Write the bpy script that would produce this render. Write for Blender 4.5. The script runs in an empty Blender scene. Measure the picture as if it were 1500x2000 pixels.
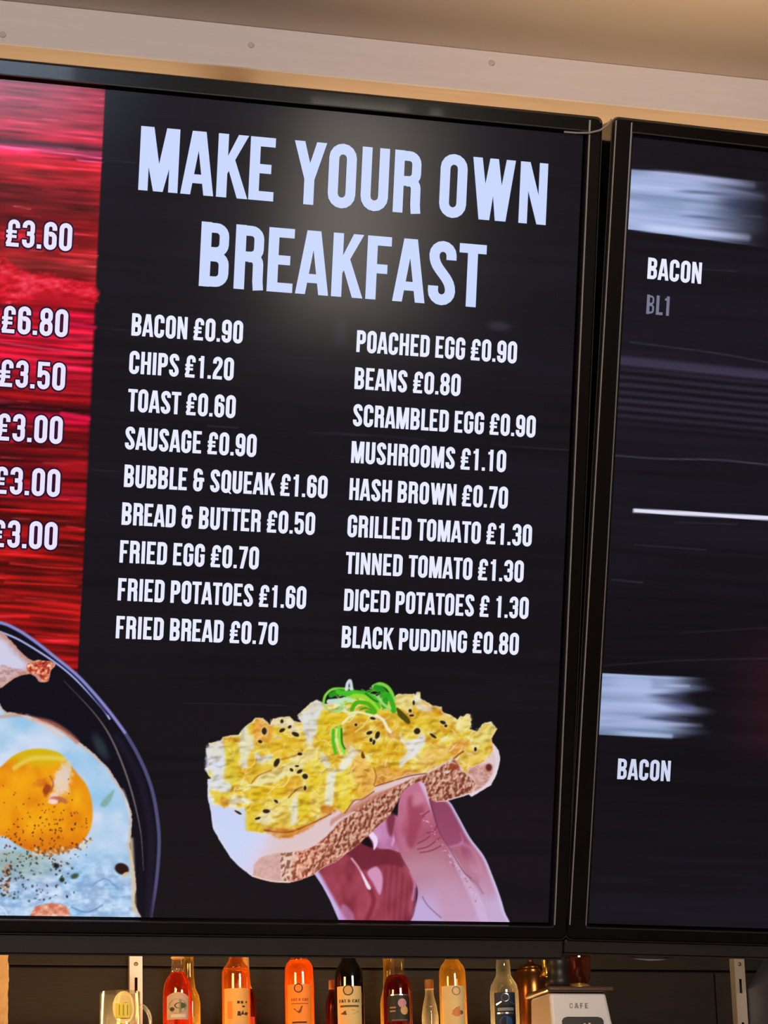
import bpy, bmesh, math, random
import numpy as np
from mathutils import Vector, Matrix

# ------------------------------------------------------------------ camera
F_PX, CX, CY = 5500.0, 750.0, 1000.0            # focal length and centre for the 1500 x 2000 frame
def nrm(v):
    v = np.array(v, float); return v / np.linalg.norm(v)
_X = nrm([18850.0, 1044.0, F_PX])
_U = nrm([-640.0, -19070.0, F_PX]); _U = nrm(_U - (_U @ _X) * _X)
_Y = np.cross(_U, _X)
W = np.array([_X, _Y, _U])                      # rows: world axes in camera coordinates (x right, y down, z forward)
CAM = np.array([0.0, 0.0, 1.25])
scene = bpy.context.scene
cam_data = bpy.data.cameras.new('camera'); cam = bpy.data.objects.new('camera', cam_data)
scene.collection.objects.link(cam)
cam_data.sensor_fit = 'VERTICAL'; cam_data.sensor_height = 24.0; cam_data.lens = 24.0 * F_PX / 2000.0
cam_data.clip_start = 0.02; cam_data.clip_end = 100
R = Matrix([[W[i][0], -W[i][1], -W[i][2]] for i in range(3)])
cam.matrix_world = Matrix.Translation(Vector(CAM)) @ R.to_4x4()
scene.camera = cam

# ------------------------------------------------------------------ world, lights, exposure
scene.view_settings.view_transform = 'Standard'; scene.view_settings.look = 'None'
scene.view_settings.exposure = 0.0; scene.view_settings.gamma = 1.0
scene.view_settings.use_curve_mapping = False
world = bpy.data.worlds.new('daylight'); scene.world = world; world.use_nodes = True
world.node_tree.nodes['Background'].inputs[0].default_value = (0.62, 0.78, 1.0, 1)
world.node_tree.nodes['Background'].inputs[1].default_value = 6.0
def area(name, loc, target, size, power, color, size_y=None):
    d = bpy.data.lights.new(name, 'AREA'); d.energy = power; d.color = color
    d.shape = 'RECTANGLE' if size_y else 'SQUARE'; d.size = size
    if size_y: d.size_y = size_y
    o = bpy.data.objects.new(name, d); scene.collection.objects.link(o)
    o.location = loc; o.rotation_euler = (Vector(target) - Vector(loc)).to_track_quat('-Z', 'Y').to_euler()
    return o
area('cafe_fill', (-0.6, -1.6, 2.45), (0.6, 2.2, 1.9), 1.2, 185, (1.0, 0.90, 0.87))  # added fill, no fitting there; brightens the fascia and ceiling
sd = bpy.data.lights.new('ceiling_wash_fill', 'SPOT'); sd.energy = 105; sd.color = (1.0, 0.66, 0.34); sd.spot_size = math.radians(76); sd.spot_blend = 0.8; sd.shadow_soft_size = 0.05  # added unseen spot, cone edge shaped for a warm ceiling gradient
so = bpy.data.objects.new('ceiling_wash_fill', sd); scene.collection.objects.link(so); so.location = (1.02, 1.45, 1.6)
so.rotation_euler = (Vector((1.05, 1.72, 2.53)) - so.location).to_track_quat('-Z', 'Y').to_euler()
area('kitchen_fill', (2.3, 4.6, 2.5), (1.9, 6.6, 1.9), 0.5, 25, (1.0, 0.86, 0.70))  # added unseen fill that brightens the bottles and their labels
area('shelf_side_fill', (1.12, 5.9, 2.2), (2.2, 6.5, 1.95), 0.25, 7.5, (1.0, 0.56, 0.18))  # added unseen warm fill that turns left-hand faces golden
area('shelf_glow', (1.75, 6.66, 1.86), (1.75, 6.3, 2.1), 1.5, 15.0, (1.0, 0.62, 0.26), 0.05)
area('soffit_glow', (1.0, 2.98, 2.40), (1.0, 2.5, 2.45), 1.6, 12.0, (1.0, 0.70, 0.42), 0.04)

# ------------------------------------------------------------------ geometry helpers
def ray(x, y): return nrm(W @ np.array([x - CX, y - CY, F_PX]))
def at(x, y, Y):                                 # photo pixel -> point at depth Y
    r = ray(x, y); return CAM + r * (Y / r[1])
class Plane:
    def __init__(s, origin, tilt, roll):
        n = np.array([0, -math.cos(tilt), -math.sin(tilt)]); v = np.array([0, -math.sin(tilt), math.cos(tilt)])
        u = np.array([1.0, 0, 0]); c, q = math.cos(roll), math.sin(roll)
        s.o = np.array(origin, float); s.n = n; s.u = u * c - v * q; s.v = v * c + u * q
    def hit(s, x, y):
        r = ray(x, y); t = ((s.o - CAM) @ s.n) / (r @ s.n); d = CAM + r * t - s.o
        return np.array([d @ s.u, d @ s.v])
    def pt(s, u, v, off=0.0): return s.o + s.u * u + s.v * v + s.n * off
    def px(s, u, v):                             # arrays of plane coordinates -> photo pixels
        p = s.o[None] + u[:, None] * s.u[None] + v[:, None] * s.v[None] - CAM[None]
        q = p @ W; return CX + F_PX * q[:, 0] / q[:, 2], CY + F_PX * q[:, 1] / q[:, 2]
def srgb(c):
    c = np.asarray(c, float) / 255.0
    return np.where(c <= 0.04045, c / 12.92, ((c + 0.055) / 1.055) ** 2.4)
def material(name, rgb, rough=0.5, metal=0.0, spec=0.5, noise=0.0, nscale=30.0, stretch=(1, 1, 1), bump=0.0, coat=0.0,
             trans=0.0, ior=1.45, emit=None, estr=1.0, alpha=1.0):
    m = bpy.data.materials.new(name); m.use_nodes = True
    nt = m.node_tree; b = nt.nodes['Principled BSDF']
    col = (*srgb(rgb), 1)
    b.inputs['Base Color'].default_value = col; b.inputs['Roughness'].default_value = rough
    b.inputs['Metallic'].default_value = metal; b.inputs['Specular IOR Level'].default_value = spec
    b.inputs['Coat Weight'].default_value = coat; b.inputs['Transmission Weight'].default_value = trans
    b.inputs['IOR'].default_value = ior; b.inputs['Alpha'].default_value = alpha
    if emit is not None:
        b.inputs['Emission Color'].default_value = (*srgb(emit), 1); b.inputs['Emission Strength'].default_value = estr
    if noise or bump:
        tc = nt.nodes.new('ShaderNodeTexCoord'); mp = nt.nodes.new('ShaderNodeMapping'); nz = nt.nodes.new('ShaderNodeTexNoise')
        mp.inputs['Scale'].default_value = stretch; nz.inputs['Scale'].default_value = nscale; nz.inputs['Detail'].default_value = 6
        nt.links.new(tc.outputs['Object'], mp.inputs[0]); nt.links.new(mp.outputs[0], nz.inputs['Vector'])
        if noise:
            mx = nt.nodes.new('ShaderNodeMix'); mx.data_type = 'RGBA'
            mx.inputs[6].default_value = tuple(min(1, c * (1 - noise)) for c in col[:3]) + (1,)
            mx.inputs[7].default_value = tuple(min(1, c * (1 + noise)) for c in col[:3]) + (1,)
            nt.links.new(nz.outputs[0], mx.inputs[0]); nt.links.new(mx.outputs[2], b.inputs['Base Color'])
        if bump:
            bp = nt.nodes.new('ShaderNodeBump'); bp.inputs['Strength'].default_value = bump; bp.inputs['Distance'].default_value = 0.002
            nt.links.new(nz.outputs[0], bp.inputs['Height']); nt.links.new(bp.outputs[0], b.inputs['Normal'])
    return m
def glass_like(name, rgb, mix=0.55, rough=0.05):
    """coloured bottle: clear glossy glass over liquid that passes light on"""
    m = bpy.data.materials.new(name); m.use_nodes = True; nt = m.node_tree; nt.nodes.clear()
    out = nt.nodes.new('ShaderNodeOutputMaterial'); gl = nt.nodes.new('ShaderNodeBsdfGlossy'); tl = nt.nodes.new('ShaderNodeBsdfTranslucent')
    rf = nt.nodes.new('ShaderNodeBsdfTransparent'); lw = nt.nodes.new('ShaderNodeLayerWeight'); lw.inputs[0].default_value = .35; fr = nt.nodes.new('ShaderNodeMapRange'); fr.inputs[3].default_value = .05; fr.inputs[4].default_value = .38; rim = nt.nodes.new('ShaderNodeMapRange'); rim.inputs[3].default_value = mix * .7; rim.inputs[4].default_value = min(1, mix + .55); m1 = nt.nodes.new('ShaderNodeMixShader'); m2 = nt.nodes.new('ShaderNodeMixShader')
    c = (*srgb(rgb), 1)
    gl.inputs['Roughness'].default_value = rough; gl.inputs['Color'].default_value = (1, 1, 1, 1)
    tl.inputs['Color'].default_value = c; rf.inputs['Color'].default_value = c
    nt.links.new(lw.outputs['Facing'], fr.inputs[0]); nt.links.new(lw.outputs['Facing'], rim.inputs[0]); nt.links.new(rim.outputs[0], m1.inputs[0])
    nt.links.new(rf.outputs[0], m1.inputs[1]); nt.links.new(tl.outputs[0], m1.inputs[2])
    nt.links.new(fr.outputs[0], m2.inputs[0]); nt.links.new(m1.outputs[0], m2.inputs[1]); nt.links.new(gl.outputs[0], m2.inputs[2])
    nt.links.new(m2.outputs[0], out.inputs[0])
    return m
def clear_like(name, tint=(236, 232, 220), haze=0.06):
    m = bpy.data.materials.new(name); m.use_nodes = True; nt = m.node_tree; nt.nodes.clear()
    out = nt.nodes.new('ShaderNodeOutputMaterial'); gl = nt.nodes.new('ShaderNodeBsdfGlossy'); tr = nt.nodes.new('ShaderNodeBsdfTransparent'); tl = nt.nodes.new('ShaderNodeBsdfTranslucent')
    lw = nt.nodes.new('ShaderNodeLayerWeight'); lw.inputs[0].default_value = .3; fr = nt.nodes.new('ShaderNodeMapRange'); fr.inputs[3].default_value = .04; fr.inputs[4].default_value = .6; nt.links.new(lw.outputs['Facing'], fr.inputs[0]); m0 = nt.nodes.new('ShaderNodeMixShader'); m1 = nt.nodes.new('ShaderNodeMixShader')
    tr.inputs[0].default_value = (*srgb(tint), 1); tl.inputs[0].default_value = (*srgb(tint), 1); gl.inputs['Roughness'].default_value = .05; m0.inputs[0].default_value = haze
    nt.links.new(tr.outputs[0], m0.inputs[1]); nt.links.new(tl.outputs[0], m0.inputs[2]); nt.links.new(fr.outputs[0], m1.inputs[0]); nt.links.new(m0.outputs[0], m1.inputs[1]); nt.links.new(gl.outputs[0], m1.inputs[2]); nt.links.new(m1.outputs[0], out.inputs[0])
    return m
def link(o, parent=None):
    scene.collection.objects.link(o)
    if parent is not None: o.parent = parent
    return o
def mesh_obj(name, verts, faces, mat, parent=None, smooth=False):
    me = bpy.data.meshes.new(name); me.from_pydata([tuple(map(float, v)) for v in verts], [], faces)
    me.materials.append(mat); me.update()
    if smooth:
        for p in me.polygons: p.use_smooth = True
    return link(bpy.data.objects.new(name, me), parent)
def empty(name, label, cat, loc=(0, 0, 0), group=None):
    o = bpy.data.objects.new(name, None); o.empty_display_size = 0.02
    o.location = tuple(map(float, loc)); link(o); tag(o, label, cat, group); return o
def tag(o, label, cat, group=None):
    o['label'] = label; o['category'] = cat
    if group: o['group'] = group
    return o
def struct(o, label=None, cat=None):
    o['kind'] = 'structure'
    if label: o['label'] = label
    if cat: o['category'] = cat
    return o
def rel(o, parent):                               # vertices are in world space: undo the parent's offset
    o.parent = parent; o.location = -parent.location; return o
def bevel_box(bm_or_none, lo, hi, bev=0.0):
    bm = bm_or_none or bmesh.new()
    lo = np.array(lo, float); hi = np.array(hi, float)
    g = bmesh.ops.create_cube(bm, size=1.0)
    bmesh.ops.scale(bm, vec=tuple(hi - lo), verts=g['verts']); bmesh.ops.translate(bm, vec=tuple((hi + lo) / 2), verts=g['verts'])
    if bev:
        es = list({e for v in g['verts'] for e in v.link_edges})
        bmesh.ops.bevel(bm, geom=es, offset=bev, segments=2, affect='EDGES', profile=0.5)
    return bm
def bm_obj(name, bm, mat, parent=None, smooth=False, xf=None):
    if xf is not None: bm.transform(xf)
    me = bpy.data.meshes.new(name); bm.to_mesh(me); bm.free(); me.materials.append(mat)
    if smooth:
        for p in me.polygons: p.use_smooth = True
    o = link(bpy.data.objects.new(name, me))
    if parent is not None: rel(o, parent)
    return o
def box(name, lo, hi, mat, parent=None, bev=0.0, xf=None): return bm_obj(name, bevel_box(None, lo, hi, bev), mat, parent, xf=xf)
def lathe(name, cx, cy, prof, mat, parent=None, n=32, cap=True):
    vs, fs = [], []
    for (r, z) in prof:
        for k in range(n):
            a = 2 * math.pi * k / n; vs.append((cx + r * math.cos(a), cy + r * math.sin(a), z))
    m = len(prof)
    for i in range(m - 1):
        for k in range(n):
            k2 = (k + 1) % n; fs.append((i * n + k, i * n + k2, (i + 1) * n + k2, (i + 1) * n + k))
    if cap: fs.append(tuple(range(n))[::-1]); fs.append(tuple((m - 1) * n + k for k in range(n)))
    o = mesh_obj(name, vs, fs, mat, None, True)
    if parent is not None: rel(o, parent)
    return o
def tube(name, pts, r, mat, parent=None, n=8):
    pts = [np.array(p, float) for p in pts]; vs, fs = [], []
    for i, p in enumerate(pts):
        d = nrm(pts[min(i + 1, len(pts) - 1)] - pts[max(i - 1, 0)])
        a = np.cross(d, [0, 0, 1.0]); a = nrm(a if np.linalg.norm(a) > 1e-3 else [1, 0, 0]); b = np.cross(d, a)
        for k in range(n):
            t = 2 * math.pi * k / n; vs.append(p + r * (a * math.cos(t) + b * math.sin(t)))
    for i in range(len(pts) - 1):
        for k in range(n):
            k2 = (k + 1) % n; fs.append((i * n + k, i * n + k2, (i + 1) * n + k2, (i + 1) * n + k))
    fs.append(tuple(range(n))[::-1]); fs.append(tuple((len(pts) - 1) * n + k for k in range(n)))
    o = mesh_obj(name, vs, fs, mat, None, True)
    if parent is not None: rel(o, parent)
    return o

# ------------------------------------------------------------------ condensed lettering, cap height 700
T, E_ = 118.0, 59.0
def arc(cx, cy, r, a0, a1, n=9):
    return [(cx + r * math.cos(math.radians(a0 + (a1 - a0) * i / (n - 1))), cy + r * math.sin(math.radians(a0 + (a1 - a0) * i / (n - 1)))) for i in range(n)]
def bez(p0, p1, p2, p3, n=10):
    o = []
    for i in range(n):
        t = i / (n - 1); s = 1 - t
        o.append(tuple(s**3 * a + 3 * s * s * t * b + 3 * s * t * t * c + t**3 * d for a, b, c, d in zip(p0, p1, p2, p3)))
    return o
def S_(pts, w=T, closed=False): return ('s', pts, w, closed)
def R_(x0, y0, x1, y1): return ('p', [(x0, y0), (x1, y0), (x1, y1), (x0, y1)])
def P_(*pts): return ('p', list(pts))
def ring(w, y0, y1, t=T):
    r = (w - t) / 2
    return S_(arc(w / 2, y1 - t / 2 - r, r, 0, 180) + arc(w / 2, y0 + t / 2 + r, r, 180, 360), t, True)
def glyphs():
    G = {}; w = 326.0; r = (w - T) / 2; e = E_; tp = 710 - e - r; bt = -10 + e + r
    top = lambda a0=0, a1=180: arc(w / 2, tp, r, a0, a1)
    bot = lambda a0=180, a1=360: arc(w / 2, bt, r, a0, a1)
    right = w - e
    bowl = lambda y0, y1, x1=right, q=88: [(e, y1 - e)] + arc(x1 - q, y1 - e - q, q, 90, 0, 6) + arc(x1 - q, y0 + e + q, q, 0, -90, 6) + [(e, y0 + e)]
    G['O'] = (w, [ring(w, -10, 710)]); G['0'] = G['O']
    G['Q'] = (w, [ring(w, -10, 710), P_((160, 120), (300, -30), (365, -30), (225, 130))])
    G['C'] = (w, [S_([(right, 455)] + top() + bot() + [(right, 245)])])
    G['G'] = (w, [S_([(right, 465)] + top() + bot() + [(right, 380)]), R_(180, 290, w - 4, 385)])
    G['U'] = (w, [S_([(e, 700)] + bot() + [(right, 700)])])
    G['D'] = (w, [R_(0, 0, T, 700), S_(bowl(0, 700, right, 95))])
    G['P'] = (w - 8, [R_(0, 0, T, 700), S_(bowl(265, 700, right - 8))])
    G['B'] = (w, [R_(0, 0, T, 700), S_(bowl(320, 700, right - 6), 106), S_(bowl(0, 392, right, 90), 112)])
    G['R'] = (w + 6, [R_(0, 0, T, 700), S_(bowl(300, 700, right - 2), 110), S_([(150, 356)] + arc(right - 85, 278, 82, 80, 0, 5) + [(right - 2, 100), (right + 8, 0)], 116)])
    G['E'] = (290, [R_(0, 0, T, 700), R_(0, 0, 290, 103), R_(0, 597, 290, 700), R_(0, 300, 252, 402)])
    G['F'] = (278, [R_(0, 0, T, 700), R_(0, 597, 278, 700), R_(0, 290, 240, 392)])
    G['L'] = (272, [R_(0, 0, T, 700), R_(0, 0, 272, 103)])
    G['I'] = (T, [R_(0, 0, T, 700)])
    G['T'] = (318, [R_(0, 597, 318, 700), R_(100, 0, 218, 700)])
    G['H'] = (w + 6, [R_(0, 0, T, 700), R_(w + 6 - T, 0, w + 6, 700), R_(0, 300, w, 402)])
    G['A'] = (378, [P_((0, 0), (113, 0), (222, 700), (110, 700)), P_((265, 0), (378, 0), (268, 700), (156, 700)), R_(85, 127, 293, 225)])
    m = 446.0
    G['M'] = (m, [R_(0, 0, 106, 700), R_(m - 106, 0, m, 700), P_((0, 700), (150, 700), (278, 0), (168, 0)), P_((m, 700), (m - 150, 700), (168, 0), (278, 0))])
    G['N'] = (336, [R_(0, 0, 104, 700), R_(232, 0, 336, 700), P_((0, 700), (118, 700), (336, 0), (222, 0))])
    G['K'] = (362, [R_(0, 0, T, 700), P_((90, 210), (90, 400), (232, 700), (350, 700)), P_((112, 360), (192, 445), (362, 0), (240, 0))])
    G['Y'] = (380, [P_((0, 700), (122, 700), (246, 270), (134, 270)), P_((380, 700), (262, 700), (134, 270), (246, 270)), R_(131, 0, 249, 300)])
    G['W'] = (520, [P_((0, 700), (114, 700), (226, 0), (96, 0)), P_((96, 0), (226, 0), (312, 700), (208, 700)), P_((294, 0), (424, 0), (312, 700), (208, 700)), P_((294, 0), (424, 0), (520, 700), (408, 700))])
    sp = w - 8; rr = (sp - T) / 2; sr = sp - e
    G['S'] = (sp, [S_([(sr, 500)] + arc(sp / 2, tp, rr, 0, 180) + bez((e, tp), (e, tp - 170), (sr, bt + 170), (sr, bt), 12)[1:] + arc(sp / 2, bt, rr, 0, -180)[1:] + [(e, 205)])])
    G['2'] = (sp, [S_([(e, 490)] + arc(sp / 2, tp, rr, 180, 0) + bez((sr, tp), (sr, tp - 210), (e + 2, 300), (e + 2, 60), 12)[1:]), R_(0, 0, sp, 103)])
    G['3'] = (sp, [S_([(e, 505)] + arc(sp / 2, tp, rr, 180, 0) + arc(sr - 70, 430, 70, 0, -90, 6) + [(120, 360)], 112), S_([(120, 360)] + arc(sr - 70, 290, 70, 90, 0, 6) + arc(sp / 2, bt, rr, 0, -180) + [(e, 200)], 112)])
    G['5'] = (sp, [R_(6, 600, sp - 14, 700), P_((6, 700), (112, 700), (106, 300), (0, 300)), S_([(e, 340)] + arc(sp / 2, 330, rr, 160, 0, 7) + arc(sp / 2, bt, rr, 0, -180) + [(e, 200)], 112)])
    six = [S_([(right, 490)] + top() + bot() + arc(w / 2 + 6, 300, r - 6, 0, 120, 7))]
    G['6'] = (w, six)
    G['9'] = (w, [('s', [(w - x, 700 - y) for x, y in six[0][1]], T, False)])
    G['8'] = (w, [ring(w - 12, 320, 710, 112), ring(w, -10, 412, 114)])
    G['8'][1][0] = ('s', [(x + 6, y) for x, y in G['8'][1][0][1]], 112, True)
    G['7'] = (300, [R_(0, 597, 300, 700), P_((182, 630), (300, 610), (166, 0), (48, 0))])
    G['1'] = (300, [R_(110, 0, 226, 700), R_(40, 540, 130, 618), P_((110, 540), (110, 640), (60, 620), (60, 600))])
    G['.'] = (110, [R_(0, 0, 110, 108)])
    G['&'] = (370, [S_([(252, 520)] + arc(160, tp + 8, 95, 0, 180) + arc(140, 450, 76, 180, 250, 5), 112), S_([(360, 360), (170, 360)] + arc(160, 255, 100, 110, 180, 5) + arc(160, bt - 6, 100, 180, 360, 9) + [(262, 430)], 112), R_(235, 300, 370, 400)])
    G['\u00a3'] = (340, [S_([(285, 480)] + arc(190, tp, 95, 0, 180) + [(95, 330), (88, 170), (40, 50)], 108), R_(8, 0, 325, 100), R_(0, 345, 262, 420), R_(0, 222, 262, 297)])
    return G
GL = glyphs()
def stroke_quads(pts, w, closed):
    pts = [p for i, p in enumerate(pts) if i == 0 or math.hypot(p[0] - pts[i - 1][0], p[1] - pts[i - 1][1]) > 0.5]
    if closed and math.hypot(pts[0][0] - pts[-1][0], pts[0][1] - pts[-1][1]) < 0.5: pts = pts[:-1]
    n = len(pts); L, Rr = [], []
    for i, p in enumerate(pts):
        a = pts[(i - 1) % n] if (closed or i > 0) else None; b = pts[(i + 1) % n] if (closed or i < n - 1) else None
        ds = []
        if a is not None: d = (p[0] - a[0], p[1] - a[1]); l = math.hypot(*d); ds.append((d[0] / l, d[1] / l))
        if b is not None: d = (b[0] - p[0], b[1] - p[1]); l = math.hypot(*d); ds.append((d[0] / l, d[1] / l))
        nx = -sum(d[1] for d in ds); ny = sum(d[0] for d in ds); l = math.hypot(nx, ny); nx /= l; ny /= l
        k = 1.0 if len(ds) == 1 else 1 / max(0.6, (nx * -ds[0][1] + ny * ds[0][0]))
        L.append((p[0] + nx * w / 2 * k, p[1] + ny * w / 2 * k)); Rr.append((p[0] - nx * w / 2 * k, p[1] - ny * w / 2 * k))
    rng = range(n) if closed else range(n - 1)
    return [[L[i], L[(i + 1) % n], Rr[(i + 1) % n], Rr[i]] for i in rng]
def text_polys(text, thin=0.0, gap=62.0):
    """flat convex polygons of a line of lettering and its width"""
    x = 0.0; out = []
    for i, ch in enumerate(text):
        if ch == ' ': x += 158 - gap + gap; continue
        w, prims = GL[ch]
        for p in prims:
            if p[0] == 's': qs = stroke_quads(p[1], p[2] - thin, p[3])
            else: qs = [p[1]]
            for q in qs: out.append([(x + a, b) for a, b in q])
        g = gap
        nxt = text[i + 1] if i + 1 < len(text) else ''
        if (ch + nxt) in ('AT', 'TA', 'KE', 'AY', 'RE'): g -= 22
        if ch in 'AKLTY' or nxt in 'ATY': g -= 30
        x += w + g
    return out, x - gap
def text_obj(name, text, plane, pl, xr, cap, mat, parent, off=0.0008, label=None, halo=None, thin=0.0, drop=None):
    """pl: baseline-left photo pixel, xr: right end in photo x, cap: height in photo pixels"""
    u0, v0 = plane.hit(*pl); u1 = plane.hit(xr, pl[1])[0]; h = plane.hit(pl[0], pl[1] - cap)[1] - v0
    polys, wd = text_polys(text, thin)
    if drop: polys = [q for q in polys if not drop(q)]
    sx = (u1 - u0) / wd; sy = h / 700.0
    def build(nm, m, offs, dz):
        vs, fs = [], []
        for (ox, oy) in offs:
            for q in polys:
                b = len(vs)
                for a, c in q: vs.append(plane.pt(u0 + a * sx + ox, v0 + c * sy + oy, off + dz))
                fs.append(tuple(range(b, b + len(q))))
        o = mesh_obj(nm, vs, fs, m, None); rel2(o, parent); return o
    o = build(name, mat, [(0, 0)], 0.0)
    if label: o['label'] = label
    if halo:
        d = halo[1]
        offs = [(d * math.cos(k * math.pi / 5), d * math.sin(k * math.pi / 5)) for k in range(10)]
        build('text_outline', halo[0], offs, -0.0003)
    return o
def rel2(o, parent):                              # parent may itself be a child: use its world offset
    loc = Vector((0, 0, 0)); p = parent
    while p is not None: loc += p.location; p = p.parent
    o.parent = parent; o.location = -loc; return o

# ------------------------------------------------------------------ painting helpers for the screen pictures
def vnoise(x, y, seed=0):
    rg = np.random.RandomState(seed); g = rg.rand(257, 257)
    xi = np.floor(x).astype(int); yi = np.floor(y).astype(int); fx = x - xi; fy = y - yi
    fx = fx * fx * (3 - 2 * fx); fy = fy * fy * (3 - 2 * fy); a = xi % 256; b = yi % 256
    return (g[b, a] * (1 - fx) + g[b, a + 1] * fx) * (1 - fy) + (g[b + 1, a] * (1 - fx) + g[b + 1, a + 1] * fx) * fy
def fbm(x, y, seed=0, o=4):
    s = 0; t = 0; k = 1.0
    for i in range(o): s = s + k * vnoise(x * 2**i, y * 2**i, seed + i); t += k; k *= 0.5
    return s / t
def ss(a, b, x):
    t = np.clip((x - a) / (b - a), 0, 1); return t * t * (3 - 2 * t)
def ramp(t, stops):
    xs = [s[0] for s in stops]; return np.stack([np.interp(t, xs, [s[1][k] for s in stops]) for k in range(3)], -1)
def catmull(pts, n=5, closed=True):
    P = [np.array(p, float) for p in pts]; m = len(P); out = []
    for i in range(m if closed else m - 1):
        g = (lambda k: P[k % m]) if closed else (lambda k: P[min(max(k, 0), m - 1)])
        p0, p1, p2, p3 = g(i - 1), g(i), g(i + 1), g(i + 2)
        for k in range(n):
            t = k / n; out.append(0.5 * ((2 * p1) + (p2 - p0) * t + (2 * p0 - 5 * p1 + 4 * p2 - p3) * t * t + (3 * p1 - p0 - 3 * p2 + p3) * t**3))
    if not closed: out.append(P[-1])
    return np.array(out)
class Canvas:
    def __init__(s, x, y): s.x = x; s.y = y; s.c = np.zeros((len(x), 3))
    def sel(s, x0, y0, x1, y1): return np.nonzero((s.x > x0) & (s.x < x1) & (s.y > y0) & (s.y < y1))[0]
    def over(s, idx, a, col):
        a = np.asarray(a)[:, None] if np.ndim(a) else a
        s.c[idx] = s.c[idx] * (1 - a) + np.asarray(col, float) * a
    def sdist(s, idx, P, closed=True):
        x = s.x[idx]; y = s.y[idx]; d = np.full(len(idx), 1e9); ins = np.zeros(len(idx), bool); m = len(P); tt = np.zeros(len(idx))
        for i in range(m if closed else m - 1):
            a = P[i]; b = P[(i + 1) % m]; e = b - a; L = e @ e + 1e-9
            t = np.clip(((x - a[0]) * e[0] + (y - a[1]) * e[1]) / L, 0, 1)
            q = np.hypot(x - a[0] - t * e[0], y - a[1] - t * e[1]); k = q < d; d = np.where(k, q, d); tt = np.where(k, (i + t) / m, tt)
            c = ((a[1] > y) != (b[1] > y)); xx = a[0] + (y - a[1]) * (b[0] - a[0]) / (b[1] - a[1] + 1e-12); ins ^= c & (x < xx)
        return (np.where(ins, -d, d) if closed else d), tt
    def poly(s, pts, col, soft=1.2, smooth=True, jag=0.0, seed=1, a=1.0):
        P = catmull(pts) if smooth else np.array(pts, float)
        lo = P.min(0) - soft - jag - 3; hi = P.max(0) + soft + jag + 3; idx = s.sel(lo[0], lo[1], hi[0], hi[1])
        if len(idx) == 0: return idx, None, None
        d, _ = s.sdist(idx, P)
        if jag: d = d + jag * (fbm(s.x[idx] / 6, s.y[idx] / 6, seed, 3) - 0.5) * 2
        cov = 1 - ss(-soft, soft, d)
        if col is not None: s.over(idx, cov * a, col(idx, d) if callable(col) else col)
        return idx, d, cov
    def line(s, pts, w, col, soft=1.0, a=1.0, smooth=True, taper=False, fade=None):
        P = catmull(pts, 5, False) if smooth and len(pts) > 2 else np.array(pts, float)
        lo = P.min(0) - w - soft - 2; hi = P.max(0) + w + soft + 2; idx = s.sel(lo[0], lo[1], hi[0], hi[1])
        if len(idx) == 0: return
        d, t = s.sdist(idx, P, False)
        ww = w / 2 * (np.sin(np.pi * np.clip(t, 0.04, 0.96)) if taper else 1)
        if fade: a = a * (1 - ss(fade[0], fade[1], s.x[idx])) * ss(P[0][0] - 1, P[0][0] + fade[2], s.x[idx])
        s.over(idx, (1 - ss(-soft, soft, d - ww)) * a, col)
    def blob(s, cx, cy, rx, ry, col, ang=0, soft=0.5, a=1.0, jag=0.0, seed=3):
        m = max(rx, ry) * (1 + soft) + 3; idx = s.sel(cx - m, cy - m, cx + m, cy + m)
        if len(idx) == 0: return
        c, q = math.cos(math.radians(ang)), math.sin(math.radians(ang)); dx = s.x[idx] - cx; dy = s.y[idx] - cy
        d = np.hypot((dx * c + dy * q) / rx, (-dx * q + dy * c) / ry)
        if jag: d = d + jag * (fbm(s.x[idx] / 8, s.y[idx] / 8, seed, 3) - 0.5) * 2
        s.over(idx, (1 - ss(1 - soft, 1 + soft, d)) * a, col)
def paint_mesh(name, plane, us, vs, painter, mat, parent, off=0.0):
    U, V = np.meshgrid(us, vs); u = U.ravel(); v = V.ravel(); x, y = plane.px(u, v)
    cv = Canvas(x, y); cv.u = u; cv.v = v; painter(cv)
    co = plane.o[None] + u[:, None] * plane.u[None] + v[:, None] * plane.v[None] + plane.n[None] * off
    nu, nv = len(us), len(vs); i = (np.arange(nv - 1)[:, None] * nu + np.arange(nu - 1)[None]).ravel()
    q = np.stack([i, i + 1, i + nu + 1, i + nu], -1)
    me = bpy.data.meshes.new(name); me.vertices.add(len(co)); me.vertices.foreach_set('co', co.astype(np.float32).ravel())
    me.loops.add(q.size); me.loops.foreach_set('vertex_index', q.astype(np.int32).ravel())
    me.polygons.add(len(q)); me.polygons.foreach_set('loop_start', np.arange(0, q.size, 4, dtype=np.int32))
    me.update(calc_edges=True)
    at_ = me.color_attributes.new('picture', 'FLOAT_COLOR', 'POINT')
    lin = np.concatenate([srgb(np.clip(cv.c, 0, 255)), np.ones((len(co), 1))], 1)
    at_.data.foreach_set('color', lin.astype(np.float32).ravel())
    me.materials.append(mat); o = link(bpy.data.objects.new(name, me)); rel2(o, parent); return o

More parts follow.
